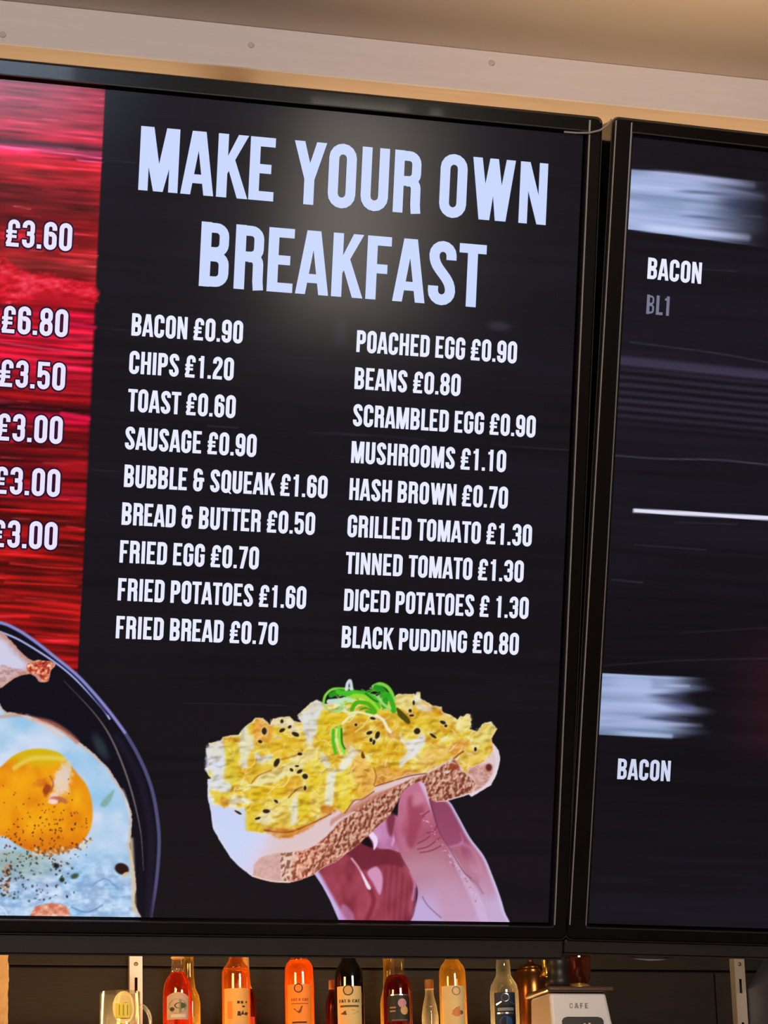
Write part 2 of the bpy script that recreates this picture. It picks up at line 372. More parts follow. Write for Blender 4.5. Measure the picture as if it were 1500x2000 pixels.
# ------------------------------------------------------------------ the pictures shown on the two screens
def dark_planks(cv, base=(20, 17, 26), strength=1.0, seed=11):
    """near-black timber: faint long grain"""
    n = fbm(cv.u * 5, cv.v * 130, seed, 4); n2 = fbm(cv.u * 3, cv.v * 22, seed + 9, 3); f = vnoise(cv.u * 9, cv.v * 420, seed + 3)
    k = (0.78 + 0.35 * n2 + 0.35 * (n - 0.5) * strength + 0.12 * (f - 0.5))[:, None]
    cv.c[:] = np.array(base, float)[None] * k
def paint_breakfast(cv):
    dark_planks(cv, (20, 18, 26), 1.0)
    x, y = cv.x, cv.y
    cv.c *= np.stack([1 + 0 * y, 1 - .16 * ss(900, 1500, y), 1 - .24 * ss(900, 1500, y)], -1)
    # faint joints in the dark boards
    for (x0, y0, x1, y1, a) in [(205, 311, 262, 318, .5), (180, 822, 330, 831, .35), (405, 832, 465, 836, .6), (600, 845, 720, 852, .45), (650, 845, 830, 858, .5), (960, 868, 1120, 880, .45), (180, 918, 240, 922, .35), (360, 1373, 560, 1378, .35), (200, 640, 330, 655, .35), (180, 700, 300, 708, .3), (480, 690, 640, 702, .35)]:
        cv.line([(x0, y0), (x1, y1)], 1.5, (70, 62, 84), 1.8, a, False)
    cv.blob(975, 637, 22, 9, (52, 48, 62), 5, .6, .7); cv.blob(665, 650, 14, 26, (40, 38, 50), 0, .7, .6)
    # red timber panel
    edge = 205 - (y - 187) * 0.0475
    idx = np.nonzero((x < edge + 3) & (y > 150) & (y < 1320))[0]
    yy = y[idx] - (x[idx] - 100) * 0.075
    g1 = fbm(cv.u[idx] * 14, cv.v[idx] * 190, 21, 4); g2 = vnoise(cv.u[idx] * 30, cv.v[idx] * 420, 24); g3 = fbm(cv.u[idx] * 30, cv.v[idx] * 60, 29, 3)
    base = ramp(yy, [(170, (165, 52, 74)), (240, (178, 48, 72)), (258, (218, 50, 84)), (272, (188, 36, 60)), (284, (128, 44, 64)), (292, (232, 60, 112)), (304, (226, 36, 74)), (322, (198, 30, 42)), (350, (168, 28, 36)), (400, (132, 26, 30)), (425, (120, 18, 22)), (450, (142, 18, 22)), (492, (168, 28, 34)), (520, (158, 44, 44)), (545, (205, 28, 38)), (560, (238, 34, 62)), (585, (215, 28, 50)), (600, (160, 10, 22)), (612, (205, 15, 60)), (630, (180, 10, 25)), (650, (214, 24, 60)), (675, (205, 16, 44)), (720, (208, 20, 52)), (765, (170, 14, 28)), (785, (142, 10, 18)), (793, (46, 4, 10)), (804, (60, 2, 12)), (812, (206, 10, 62)), (832, (150, 8, 26)), (870, (96, 6, 10)), (900, (140, 12, 22)), (935, (120, 6, 12)), (965, (170, 16, 34)), (1000, (140, 12, 10)), (1018, (80, 8, 6)), (1034, (172, 18, 18)), (1060, (130, 10, 10)), (1100, (166, 18, 14)), (1112, (88, 4, 6)), (1130, (176, 20, 16)), (1150, (100, 8, 8)), (1180, (170, 20, 18)), (1230, (140, 14, 12)), (1300, (158, 16, 18))])
    rip = 0.5 + 0.5 * np.sin(yy * 0.42 + 5 * fbm(cv.u[idx] * 6, cv.v[idx] * 12, 33, 2)); lower = ss(560, 640, yy)
    k = 0.42 + 0.92 * g1 + 0.5 * (g2 - 0.5) + 0.22 * (g3 - 0.5) + lower * 0.34 * (rip - 0.5)
    col = base * k[:, None]; sp = ss(0.62, 0.78, g1) * ss(0.5, 0.9, g2); col = col + sp[:, None] * np.array([40, 22, 40])
    cv.over(idx, 1 - ss(-1.3, 1.3, x[idx] - edge[idx]), col)
    for p, w, c_, a in [([(0, 286), (60, 292), (130, 300), (198, 309)], 3, (255, 110, 165), .9), ([(0, 276), (80, 284), (198, 301)], 4, (92, 52, 84), .6), ([(150, 312), (198, 318)], 3, (255, 90, 140), .9),
                        ([(0, 335), (90, 343), (196, 352)], 1.5, (240, 90, 96), .5), ([(28, 403), (60, 408)], 2, (235, 110, 120), .7), ([(140, 455), (188, 462)], 2, (215, 70, 80), .7), ([(120, 495), (190, 500)], 4, (225, 60, 66), .8),
                        ([(120, 808), (174, 818)], 7, (222, 16, 70), .9), ([(90, 625), (186, 640)], 7, (225, 20, 90), .7), ([(0, 668), (80, 680), (180, 690)], 4, (235, 60, 100), .7), ([(0, 660), (150, 676)], 2, (90, 4, 16), .6),
                        ([(130, 1028), (165, 1034)], 3, (215, 40, 44), .8), ([(20, 1100), (90, 1108), (160, 1112)], 4, (205, 36, 30), .8), ([(10, 1120), (150, 1122)], 5, (70, 6, 8), .6), ([(10, 1137), (150, 1145)], 4, (226, 36, 30), .7), ([(30, 1150), (155, 1156)], 5, (84, 6, 8), .6),
                        ([(30, 1172), (150, 1182)], 4, (200, 30, 28), .6), ([(60, 1205), (155, 1216)], 4, (84, 8, 8), .6), ([(70, 1242), (155, 1250)], 3, (196, 34, 32), .6), ([(90, 1265), (155, 1270)], 3, (90, 8, 8), .6)]:
        cv.line(p, w, c_, 1.8, a)
    # raised carved lump beside the price
    for k in range(60):
        rr_ = random.Random(k); y0_ = rr_.uniform(190, 1290); x0_ = rr_.uniform(0, 120); l_ = min(rr_.uniform(20, 90), 200 - (y0_ - 187) * .0475 - x0_); cv.line([(x0_, y0_), (x0_ + l_, y0_ + l_ * .085)], rr_.uniform(1, 2.6), rr_.choice([(250, 120, 140), (240, 70, 90), (70, 8, 14), (90, 8, 14), (220, 50, 60)]), 1.4, .35)
    edge_i = cv.sel(-20, 180, 230, 1320)
    cv.poly([(0, 505), (20, 510), (45, 530), (90, 535), (150, 550), (186, 560), (186, 592), (130, 585), (80, 580), (40, 585), (0, 590)], lambda i, d: ramp(fbm(cv.x[i] / 16, cv.y[i] / 9, 71, 4), [(.2, (150, 8, 18)), (.5, (225, 26, 44)), (.8, (250, 80, 110))]), 4, True, 5, 9, .85)
    cv.poly([(60, 576), (110, 570), (160, 580), (150, 592), (90, 592)], (176, 12, 28), 4, a=.8)
    # plate
    rim = [(-60, 1208), (0, 1216), (33, 1229.5), (66, 1251), (105.6, 1282), (148.5, 1317), (181.5, 1351.6), (214.5, 1391), (244, 1431), (274, 1483.6), (297, 1543), (308.6, 1609), (310.5, 1658), (305, 1724), (295, 1787), (292, 1830)]
    cv.poly(rim + [(-60, 1830)], (12, 10, 22), 1.2)
    cv.line(rim, 7, (84, 84, 128), 1.6, .9); cv.line(rim[:9], 5, (150, 150, 222), 1.4, .8)
    cv.line([(0, 1234), (40, 1251), (105, 1292), (148, 1327), (198, 1381), (214, 1404)], 3.5, (176, 184, 240), 1.3, .95, taper=False); cv.line([(100, 1284), (150, 1325), (210, 1395)], 2.5, (14, 12, 60), 1.2, .9)
    cv.line([(228, 1440), (268, 1510), (288, 1580), (296, 1650), (290, 1787)], 14, (26, 20, 38), 5, .8)
    cv.line([(125, 1330), (171, 1378), (198, 1411), (218, 1444), (237, 1487), (254, 1536), (267, 1586), (276, 1635), (280, 1700)], 3.2, (132, 122, 116), 1.6, .85, taper=True)
    cv.blob(196, 1458, 26, 10, (44, 56, 66), 62, .6, .8)
    # bacon
    cv.poly([(-20, 1230), (6, 1238), (18, 1248), (36, 1268), (53, 1284), (66, 1291), (78, 1289), (106, 1294), (107, 1301), (98, 1312), (95, 1329), (88, 1333), (76, 1330), (66, 1319), (50, 1317), (26, 1326), (0, 1345), (-20, 1350)],
            lambda i, d: ramp(-d + 5 * (fbm(cv.x[i] / 7, cv.y[i] / 7, 41, 3) - .5), [(0, (214, 150, 120)), (3, (196, 140, 130)), (8, (196, 172, 182)), (16, (206, 204, 228))]), 1.3, jag=1.5)
    cv.poly([(52, 1300), (66, 1293), (80, 1290), (104, 1296), (96, 1312), (93, 1330), (82, 1330), (70, 1316), (56, 1314)], lambda i, d: ramp(fbm(cv.x[i] / 5, cv.y[i] / 5, 44, 3), [(.2, (120, 20, 24)), (.45, (205, 84, 60)), (.6, (226, 150, 110)), (.8, (244, 216, 190))]), 1.5, jag=2)
    cv.poly([(0, 1300), (30, 1306), (56, 1312), (30, 1322), (0, 1340)], lambda i, d: ramp(fbm(cv.x[i] / 8, cv.y[i] / 5, 45, 3), [(.3, (172, 110, 104)), (.6, (204, 172, 168))]), 2, a=.75)
    # fried egg
    def white(i, d):
        n = fbm(cv.x[i] / 46, cv.y[i] / 38, 51, 2); n2 = fbm(cv.x[i] / 13, cv.y[i] / 8, 52, 3); low = ss(1650, 1730, cv.y[i])
        c = ramp(n, [(.2, (150, 196, 232)), (.5, (176, 206, 234)), (.8, (208, 218, 240))])
        c = c * (1 + (n2 - .5)[:, None] * (0.05 + 0.22 * low[:, None]))
        gr = ss(1655, 1670, cv.y[i]) * (1 - ss(1700, 1735, cv.y[i])) * (1 - ss(60, 150, cv.x[i])); c = c * (1 - .55 * gr[:, None]) + gr[:, None] * .55 * np.array([140, 156, 120])
        c = c * (1 - low[:, None] * .45) + low[:, None] * .45 * ramp(n2, [(.3, (110, 150, 206)), (.6, (160, 196, 232)), (.8, (204, 216, 236))])
        e = 1 - ss(0, 8, -d + 4 * (n2 - .5)); return c * (1 - e[:, None]) + e[:, None] * np.array([206, 182, 166])
    cv.poly([(-20, 1396), (13, 1391), (53, 1398), (92, 1411), (125, 1427.5), (155, 1449), (185, 1474), (211, 1500), (231, 1530), (247, 1560), (257, 1592), (256, 1634), (254, 1652), (261, 1691), (265.6, 1734), (262, 1761), (261, 1830), (-20, 1830)], white, 1.3, jag=1.5)
    for P_, c_, w, a in [([(66, 1404), (100, 1412), (130, 1430), (150, 1448)], (190, 110, 90), 9, .75), ([(52, 1399), (90, 1418), (120, 1438)], (222, 196, 186), 8, .7), ([(0, 1400), (40, 1396)], (196, 120, 90), 6, .5), ([(256, 1640), (259, 1700), (262, 1780)], (216, 196, 160), 8, .8)]:
        cv.line(P_, w, c_, 4, a)
    cv.poly([(196, 1570), (222, 1543), (218, 1560), (206, 1576)], (126, 164, 150), 3, a=.8)
    cv.poly([(240, 1540), (250, 1566), (254, 1600), (248, 1580)], (220, 220, 226), 3, a=.6)
    def yolk(i, d):
        n = fbm(cv.x[i] / 30, cv.y[i] / 34, 61, 3); c = ramp(n, [(.1, (222, 120, 8)), (.5, (236, 152, 10)), (.9, (244, 172, 20))])
        up = (1 - ss(1480, 1512, cv.y[i] + .2 * np.abs(cv.x[i] - 80)))[:, None]; c = c * (1 - up) + up * np.array([214, 178, 14])
        lo = ss(1610, 1660, cv.y[i])[:, None] * .6; return c * (1 - lo) + lo * np.array([206, 96, 14])
    cv.poly([(-20, 1510), (0, 1499), (26, 1476), (56, 1464), (88, 1463), (118, 1472), (136, 1492), (152, 1512), (168, 1532), (178, 1560), (181, 1590), (176, 1620), (160, 1645), (136, 1660), (100, 1668), (66, 1664), (36, 1652), (10, 1634), (-20, 1620)], yolk, 2.5)
    cv.line([(28, 1500), (60, 1482), (100, 1480), (122, 1482)], 9, (226, 206, 84), 4, .8)
    for (a_, b_, rx, ry, c_, ang, al) in [(124, 1512, 22, 13, (222, 196, 150), -40, .8), (120, 1528, 18, 26, (232, 206, 186), 15, .95), (130, 1502, 10, 20, (218, 204, 190), 10, .7), (92, 1542, 9, 12, (140, 44, 30), 20, .8), (104, 1556, 9, 8, (240, 204, 190), 0, .9), (116, 1562, 16, 6, (176, 92, 80), 10, .8), (104, 1566, 8, 5, (250, 216, 206), 0, .9), (78, 1530, 14, 8, (198, 92, 40), -20, .5)]:
        cv.blob(a_, b_, rx, ry, c_, ang, .35, al, .5)
    cv.line([(98, 1516), (104, 1530), (100, 1545)], 3, (150, 70, 60), 1.5, .7)
    rg = random.Random(5)
    for k in range(150):
        px_, py_ = rg.uniform(4, 172), rg.gauss(1625, 42)
        if py_ > 1700 or py_ < 1490: continue
        cv.blob(px_, py_, rg.uniform(1, 2.6), rg.uniform(1, 2), rg.choice([(96, 22, 6), (60, 24, 20), (140, 60, 12), (150, 70, 20)]), rg.uniform(0, 90), .4, .85)
    for k in range(110):
        px_, py_ = rg.uniform(0, 150), rg.uniform(1655, 1760)
        cv.blob(px_, py_, rg.uniform(1, 3.4), rg.uniform(1, 2.6), rg.choice([(30, 34, 30), (60, 76, 52), (90, 70, 50), (44, 40, 40)]), rg.uniform(0, 90), .4, .7)
    for k in range(40):
        cv.blob(rg.uniform(0, 22), rg.uniform(1690, 1750), rg.uniform(2, 5), rg.uniform(1.5, 4), rg.choice([(80, 46, 24), (200, 150, 110), (60, 40, 20)]), rg.uniform(0, 90), .5, .8)
    for k in range(60):
        px_ = rg.uniform(60, 180); cv.blob(px_, 1665 - (px_ - 90) ** 2 / 330 + rg.uniform(-6, 6), rg.uniform(2, 4), rg.uniform(1.5, 3), rg.choice([(216, 200, 160), (170, 110, 50), (110, 70, 40), (232, 214, 190)]), rg.uniform(0, 90), .5, .7)
    cv.blob(238, 1697, 14, 11, (44, 20, 20), 20, .2); cv.blob(245, 1708, 7, 4, (220, 190, 150), -30, .3, .9); cv.blob(110, 1691, 6, 5, (26, 26, 24)); cv.blob(146, 1711, 8, 5, (60, 84, 60), -20); cv.blob(121, 1718, 5, 5, (30, 50, 30))
    cv.poly([(62, 1782), (72, 1770), (100, 1764), (126, 1768), (136, 1784), (134, 1800), (60, 1800)], lambda i, d: ramp(fbm(cv.x[i] / 9, cv.y[i] / 6, 66, 3), [(.3, (206, 110, 84)), (.6, (226, 160, 132)), (.8, (236, 204, 180))]), 2, jag=2)
    cv.line([(0, 1770), (10, 1780), (20, 1800)], 3, (226, 230, 246), 1.5, .8); cv.line([(140, 1772), (170, 1782), (200, 1768)], 3, (70, 110, 170), 2, .6); cv.line([(190, 1660), (215, 1650), (235, 1662)], 4, (196, 214, 236), 2, .6); cv.line([(180, 1730), (205, 1716), (230, 1735)], 3, (96, 130, 190), 2, .6)

    # ---- hand and open sandwich
    A = lambda L: [(380 + a / 4.6875, 1300 + b / 4.6875) for a, b in L]
    B = lambda L: [(660 + a / 4.4118, 1300 + b / 4.4118) for a, b in L]
    C = lambda L: [(380 + a / 4.6875, 1500 + b / 4.6875) for a, b in L]
    D = lambda L: [(680 + a / 4.4118, 1500 + b / 4.4118) for a, b in L]
    skin_n = lambda i, s=1: .5 + .6 * (fbm(cv.x[i] / 22, cv.y[i] / 34, 80 + s, 2) - .5)
    def backf(i, d):
        t = ss(1560, 1800, cv.y[i]); n = skin_n(i)
        c = ramp(t + .3 * (n - .5), [(0, (132, 60, 84)), (.35, (160, 82, 112)), (.6, (186, 122, 148)), (1, (196, 168, 206))])
        e = np.clip(1 - ss(0, 9, -d), 0, 1)[:, None] * ss(835, 880, cv.x[i])[:, None]; return c * (1 - e) + e * np.array([206, 194, 236])
    cv.poly(D([(640, 120), (700, 200), (860, 280), (940, 400), (1050, 600), (1170, 760), (1240, 920), (1300, 1080), (1345, 1230), (1380, 1420), (900, 1420), (700, 800)]), backf, 1.3)
    cv.line(D([(970, 650), (1060, 690), (1120, 800), (1160, 900)]), 8, (196, 140, 168), 5, .5)
    cv.poly(D([(880, 690), (960, 650), (1000, 800), (1130, 950), (1100, 990), (990, 900)]), (176, 112, 130), 5, a=.6); cv.line(D([(860, 680), (920, 670), (985, 640), (970, 560)]), 3, (190, 120, 160), 2, .8)
    cv.poly(D([(730, 290), (850, 300), (930, 440), (985, 560), (960, 640), (870, 660), (800, 560)]), (150, 72, 106), 4, a=.6)
    cv.line(D([(1040, 960), (1100, 990), (1160, 1080)]), 4, (150, 84, 96), 3, .5)
    def leftf(i, d):
        n = skin_n(i, 3); c = ramp(n, [(.25, (112, 34, 48)), (.5, (148, 56, 72)), (.75, (172, 76, 96))])
        l = (cv.x[i] - (615 + (cv.y[i] - 1706) * 0.56)); e = (1 - ss(4, 15, l))[:, None]; return c * (1 - e) + e * np.array([198, 178, 232])
    cv.poly(C([(1040, 930), (1160, 900), (1400, 740), (1500, 650)]) + D([(220, 560), (420, 600), (500, 800), (590, 1000), (575, 1420)]) + C([(1350, 1470), (1310, 1370), (1240, 1210), (1170, 1080), (1100, 975)]), leftf, 1.3, False)
    cv.poly(D([(-20, 720), (130, 640), (230, 700), (390, 700), (470, 800), (460, 860), (330, 830), (230, 850), (120, 880), (40, 790)]), (108, 34, 50), 4, a=.85)
    cv.poly(D([(290, 900), (330, 860), (420, 840), (500, 950), (530, 1100), (500, 1310), (360, 1310), (310, 1100)]), lambda i, d: ramp(.5 + .5 * np.sin(cv.x[i] * .55 + cv.y[i] * .04), [(0, (126, 44, 60)), (1, (146, 60, 78))]), 4, a=.6)
    cv.line(D([(190, 1040), (220, 1130), (200, 1220), (165, 1300)]), 9, (118, 30, 46), 4, .7)
    cv.line(D([(30, 780), (90, 860), (140, 960), (190, 1030)]), 3.5, (226, 170, 196), 2, .9); cv.poly(D([(110, 890), (150, 950), (195, 1040), (160, 1030)]), (242, 220, 244), 1.5, a=.95)
    cv.poly(D([(165, 900), (240, 850), (290, 910), (295, 1010), (270, 1090), (215, 990)]), (212, 152, 190), 3, a=.95)
    cv.poly(D([(-60, 1190), (0, 1200), (50, 1280), (40, 1400), (-72, 1400)]), (196, 140, 192), 4, a=.6); cv.line(D([(545, 900), (575, 1000), (560, 1130)]), 7, (206, 130, 170), 3, .8); cv.line(D([(590, 1040), (570, 1180), (560, 1310)]), 5, (84, 40, 80), 3, .7)
    # black hole between bread and fingers, nail
    cv.poly(D([(110, 640), (170, 590), (215, 680), (180, 680)]), (22, 10, 16), 2)
    def web(i, d): return ramp(skin_n(i, 5), [(.3, (170, 90, 132)), (.7, (206, 150, 200))])
    cv.poly(D([(190, 480), (300, 420), (430, 420), (480, 620), (450, 720), (360, 700), (260, 690), (220, 620)]), web, 2)
    cv.poly(D([(175, 575), (200, 545), (250, 600), (250, 660), (222, 705), (215, 640)]), (232, 214, 244), 1.5)
    cv.poly(D([(330, 400), (400, 400), (395, 520), (370, 590), (340, 540)]), (118, 38, 56), 4, a=.85); cv.line(D([(430, 560), (400, 600), (380, 660)]), 5, (226, 170, 220), 3, .7)
    def relief(P_, step, gain, seed, scales, xmin=0):
        P2 = np.array(P_, float); lo = P2.min(0); hi = P2.max(0); idx = cv.sel(lo[0], lo[1], hi[0], hi[1]); d, _ = cv.sdist(idx, P2); k = (d < -1) & (cv.x[idx] > xmin); idx = idx[k]
        X_, Y_ = cv.x[idx], cv.y[idx]; e = 0
        for q_, (sx_, sy_) in enumerate(scales):
            wx = sx_ * 1.2 * (vnoise(X_ / sx_ / 1.7, Y_ / sy_ / 1.7, seed + 7) - .5); f_ = lambda a, b: vnoise((X_ + wx + a) / sx_, (Y_ + b) / sy_, seed + q_)
            e = e + (f_(step, step) - f_(-step, -step)) * (1.0 if q_ == 0 else .7)
        s_ = np.clip(e * gain, -.42, .42); c = cv.c[idx]; up = np.clip(s_, 0, 1)[:, None]; dn = np.clip(-s_, 0, 1)[:, None]
        cv.c[idx] = c * (1 - dn * np.array([.75, 1.0, 1.3])) * (1 - up) + up * np.array([250, 244, 214])
    # bread slice: pale crumb face
    def crumb(i, d):
        n = fbm(cv.x[i] / 12, cv.y[i] / 12, 90, 3); t = ss(470, 560, cv.x[i] + .5 * (cv.y[i] - 1640))
        c = ramp(t + .2 * (n - .5), [(0, (202, 212, 244)), (.5, (214, 208, 236)), (1, (222, 196, 196))]); e = (1 - ss(0, 3.5, -d))[:, None] * .7; return c * (1 - e) + e * np.array([240, 240, 250])
    loaf = C([(120, 100), (120, 260), (150, 400), (165, 540), (240, 680), (330, 820), (420, 910), (530, 995), (700, 1040), (870, 1050), (980, 1020), (1100, 970), (1180, 910), (1290, 860), (1440, 740)]) + B([(320, 1330), (560, 1090), (800, 1150), (850, 1175), (930, 1170), (1130, 1110), (1150, 1130), (1320, 1030), (1370, 930), (1400, 800), (1385, 730), (1320, 650), (1100, 700), (400, 800)])
    cv.poly(loaf, crumb, 1.2, False, jag=.8)
    crust = C([(535, 985), (545, 880), (600, 820), (740, 780), (860, 770), (1000, 755), (1120, 700), (1240, 590), (1340, 480), (1480, 400)]) + B([(100, 1250), (320, 1120), (450, 1060), (560, 1010), (640, 970), (750, 945), (850, 890), (950, 830), (1060, 900), (1110, 935), (1190, 1010), (1150, 1090), (1060, 1120), (930, 1165), (850, 1172), (780, 1150), (540, 1130), (440, 1300)]) + C([(1500, 700), (1440, 745), (1290, 860), (1180, 910), (1100, 970), (980, 1020), (870, 1045), (700, 1035)])
    def crustc(i, d):
        a = cv.x[i] + 5 * fbm(cv.x[i] / 7, cv.y[i] / 7, 95, 3); b = cv.y[i] + 5 * fbm(cv.x[i] / 7, cv.y[i] / 7, 97, 3)
        n = np.abs(fbm(a / 8.5, b / 10.5, 99, 2) - .5) * 2; right = ss(790, 860, cv.x[i]); red = ss(560, 720, cv.x[i])
        c = ramp(fbm(a / 5, b / 5, 98, 3), [(.2, (166, 98, 84)), (.5, (206, 138, 120)), (.8, (234, 178, 162))])
        k = (0.88 + .16 * (1 - red))[:, None]; c = c * k * np.array([1.0, .93, .9]); f = (1 - ss(560, 580, cv.x[i] + .2 * (cv.y[i] - 1700)))[:, None] * .75; return c * (1 - f) + f * np.array([210, 178, 176])
    cv.poly(crust, crustc, 1.8, False, jag=1.5)
    relief(crust, 1.4, 1.5, 151, [(6, 8), (3.6, 4.6)], 548)
    cv.line(C([(535, 990), (700, 1035), (870, 1045)]), 2.5, (246, 206, 200), 1.2, .9)
    cv.poly(B([(0, 1290), (160, 1180), (320, 1100), (470, 1050), (560, 1020), (400, 1110), (200, 1220), (0, 1330), (-60, 1380), (-60, 1330)]), (196, 126, 106), 3, a=.75)
    cv.poly(B([(1120, 920), (1200, 860), (1330, 850), (1330, 940), (1260, 1040), (1180, 1080), (1190, 1000)]), lambda i, d: ramp(fbm(cv.x[i] / 10, cv.y[i] / 6, 101, 3), [(.3, (186, 130, 118)), (.6, (214, 172, 166))]), 3)
    cv.blob(955, 1499, 6, 7, (96, 36, 30), 0, .4); cv.line(B([(1320, 690), (1370, 780), (1360, 900), (1290, 1020), (1160, 1110)]), 5, (228, 214, 230), 3, .8)
    # front thumb over the crust
    def thumb(i, d):
        n = skin_n(i, 7); t = ss(1530, 1800, cv.y[i])
        c = ramp(t + .2 * (n - .5), [(0, (192, 112, 140)), (.3, (168, 82, 108)), (.5, (178, 112, 130)), (.75, (184, 134, 158)), (1, (196, 160, 200))])
        rgt = cv.x[i] - (826 + (cv.y[i] - 1530) * .44); e = (ss(-11, -3, rgt) * (1 - ss(1620, 1700, cv.y[i]) * .5))[:, None] * .75; return c * (1 - e) + e * np.array([220, 200, 236])
    cv.poly(D([(600, 122), (650, 132), (675, 190), (695, 270), (740, 440), (800, 590), (880, 700), (950, 800), (1020, 920), (1100, 1040), (1160, 1160), (1210, 1320), (1230, 1420), (560, 1420), (575, 1240), (600, 1050), (540, 900), (470, 780), (410, 640), (395, 540), (425, 430), (435, 300), (470, 210), (520, 160)]), thumb, 1.3)
    cv.poly(D([(510, 280), (560, 240), (560, 330), (640, 300), (650, 400), (600, 560), (560, 680), (500, 660), (520, 480)]), (150, 58, 78), 6, a=.7)
    cv.line(D([(450, 420), (440, 560), (500, 700)]), 12, (196, 112, 150), 6, .6); cv.blob(818, 1560, 12, 14, (206, 136, 160), 0, .7, .6)
    for L_ in [[(600, 700), (680, 680), (740, 640), (790, 600)], [(620, 730), (720, 710), (800, 670)], [(600, 650), (660, 620), (700, 590)], [(680, 560), (740, 545), (760, 500)], [(640, 420), (670, 390), (700, 370)]]:
        cv.line(D(L_), 2.4, (120, 44, 62), 1.3, .75)
    cv.line(D([(560, 860), (720, 840), (850, 900)]), 26, (190, 136, 156), 14, .5); cv.poly(D([(780, 1000), (900, 960), (1040, 1120), (1060, 1300), (820, 1300)]), (196, 142, 166), 12, a=.5)
    rg2 = random.Random(3)
    for k in range(70):
        t = rg2.random(); xx = 650 + 520 * t + rg2.uniform(-22, 22) - 30; yy2 = 380 + 800 * t; cv.blob(*D([(xx, yy2)])[0], rg2.uniform(1, 2.4), rg2.uniform(.8, 1.6), rg2.choice([(228, 196, 232), (150, 80, 110), (216, 176, 214)]), rg2.uniform(0, 90), .5, .6)
    cv.poly(D([(640, 1120), (720, 1200), (800, 1300), (790, 1330), (575, 1330), (580, 1200)]), (190, 172, 220), 5, a=.7); cv.line(D([(640, 1110), (690, 1190), (800, 1290)]), 2.2, (120, 84, 130), 1.3, .8)
    cv.line(D([(700, 270), (740, 400), (790, 560), (900, 740), (1000, 900), (1060, 950)]), 2.2, (110, 52, 78), 1.4, .7)
    # scrambled egg
    def curds(i, d):
        X_, Y_ = cv.x[i], cv.y[i]; wx = 14 * (fbm(X_ / 30, Y_ / 30, 111, 3) - .5); wy = 14 * (fbm(X_ / 30, Y_ / 30, 117, 3) - .5)
        n = fbm((X_ + wx) / 24, (Y_ + wy) / 17, 121, 4); r_ = 1 - np.abs(fbm((X_ + wx) / 17, (Y_ + wy) / 12, 125, 2) - .5) * 5
        lft = 1 - ss(400, 470, X_ + .3 * (1500 - Y_)); rt = ss(690, 760, X_) * (1 - ss(900, 960, X_))
        c = ramp(n - .05 * rt + .25 * lft, [(.2, (206, 136, 26)), (.36, (222, 172, 30)), (.5, (228, 198, 48)), (.62, (234, 214, 104)), (.76, (234, 228, 190)), (.95, (214, 222, 242))])
        h = (ss(.55, .95, r_) * .45)[:, None]; c = c * (1 - h) + h * np.array([246, 234, 150]); sh = (ss(.5, .8, fbm((X_ - wx) / 13, (Y_ + wy) / 9, 131, 3)) * .38)[:, None]
        c = c * (1 - sh) + sh * np.array([186, 118, 14]); e = (1 - ss(0, 5, -d + 2 * (n - .5)))[:, None]; low = (ss(0, 30, Y_ - (1640 - .42 * (X_ - 480))))[:, None]
        rimc = np.array([234, 228, 214]) * (1 - low) + np.array([222, 140, 60]) * low; return c * (1 - .7 * e) + .7 * e * rimc
    egg = A([(90, 940), (130, 915), (100, 755), (135, 745), (130, 710), (230, 690), (260, 650), (400, 630), (450, 570), (560, 480), (620, 480), (690, 540), (720, 490), (800, 470), (870, 470), (910, 510), (975, 515), (940, 455), (1000, 400), (1060, 340), (1120, 310), (1190, 350), (1350, 330)]) + B([(100, 230), (330, 280), (480, 270), (500, 258), (520, 245), (650, 245), (668, 262), (680, 228), (708, 228), (715, 290), (780, 318), (815, 345), (850, 348), (895, 358), (905, 400), (960, 420), (1030, 462), (1055, 430), (1085, 440), (1110, 418), (1140, 418), (1150, 470), (1140, 548), (1200, 570), (1260, 490), (1320, 485), (1370, 545), (1325, 625), (1335, 720), (1300, 790), (1240, 840), (1150, 870), (1125, 890), (1110, 930), (1060, 860), (990, 800), (900, 850), (750, 920), (620, 940), (450, 1000), (330, 1040), (300, 1090), (200, 1150), (140, 1165), (60, 1265), (20, 1265)]) + C([(1380, 410), (1290, 380), (1250, 410), (1100, 510), (950, 600), (860, 640), (750, 640), (700, 610), (600, 600), (480, 575), (480, 420), (440, 370), (400, 380), (330, 360), (265, 370), (230, 340), (170, 345), (120, 260), (150, 100)])
    cv.poly(egg, curds, 1.4, False, jag=1.6, seed=7)
    cv.poly(C([(130, 260), (170, 345), (230, 345), (300, 380), (400, 380), (450, 370), (470, 480), (480, 580), (300, 560), (180, 460)]), (200, 210, 244), 2.5, a=.9)
    WH, LY, DY, OR = (214, 220, 240), (240, 226, 150), (222, 184, 20), (216, 140, 40)
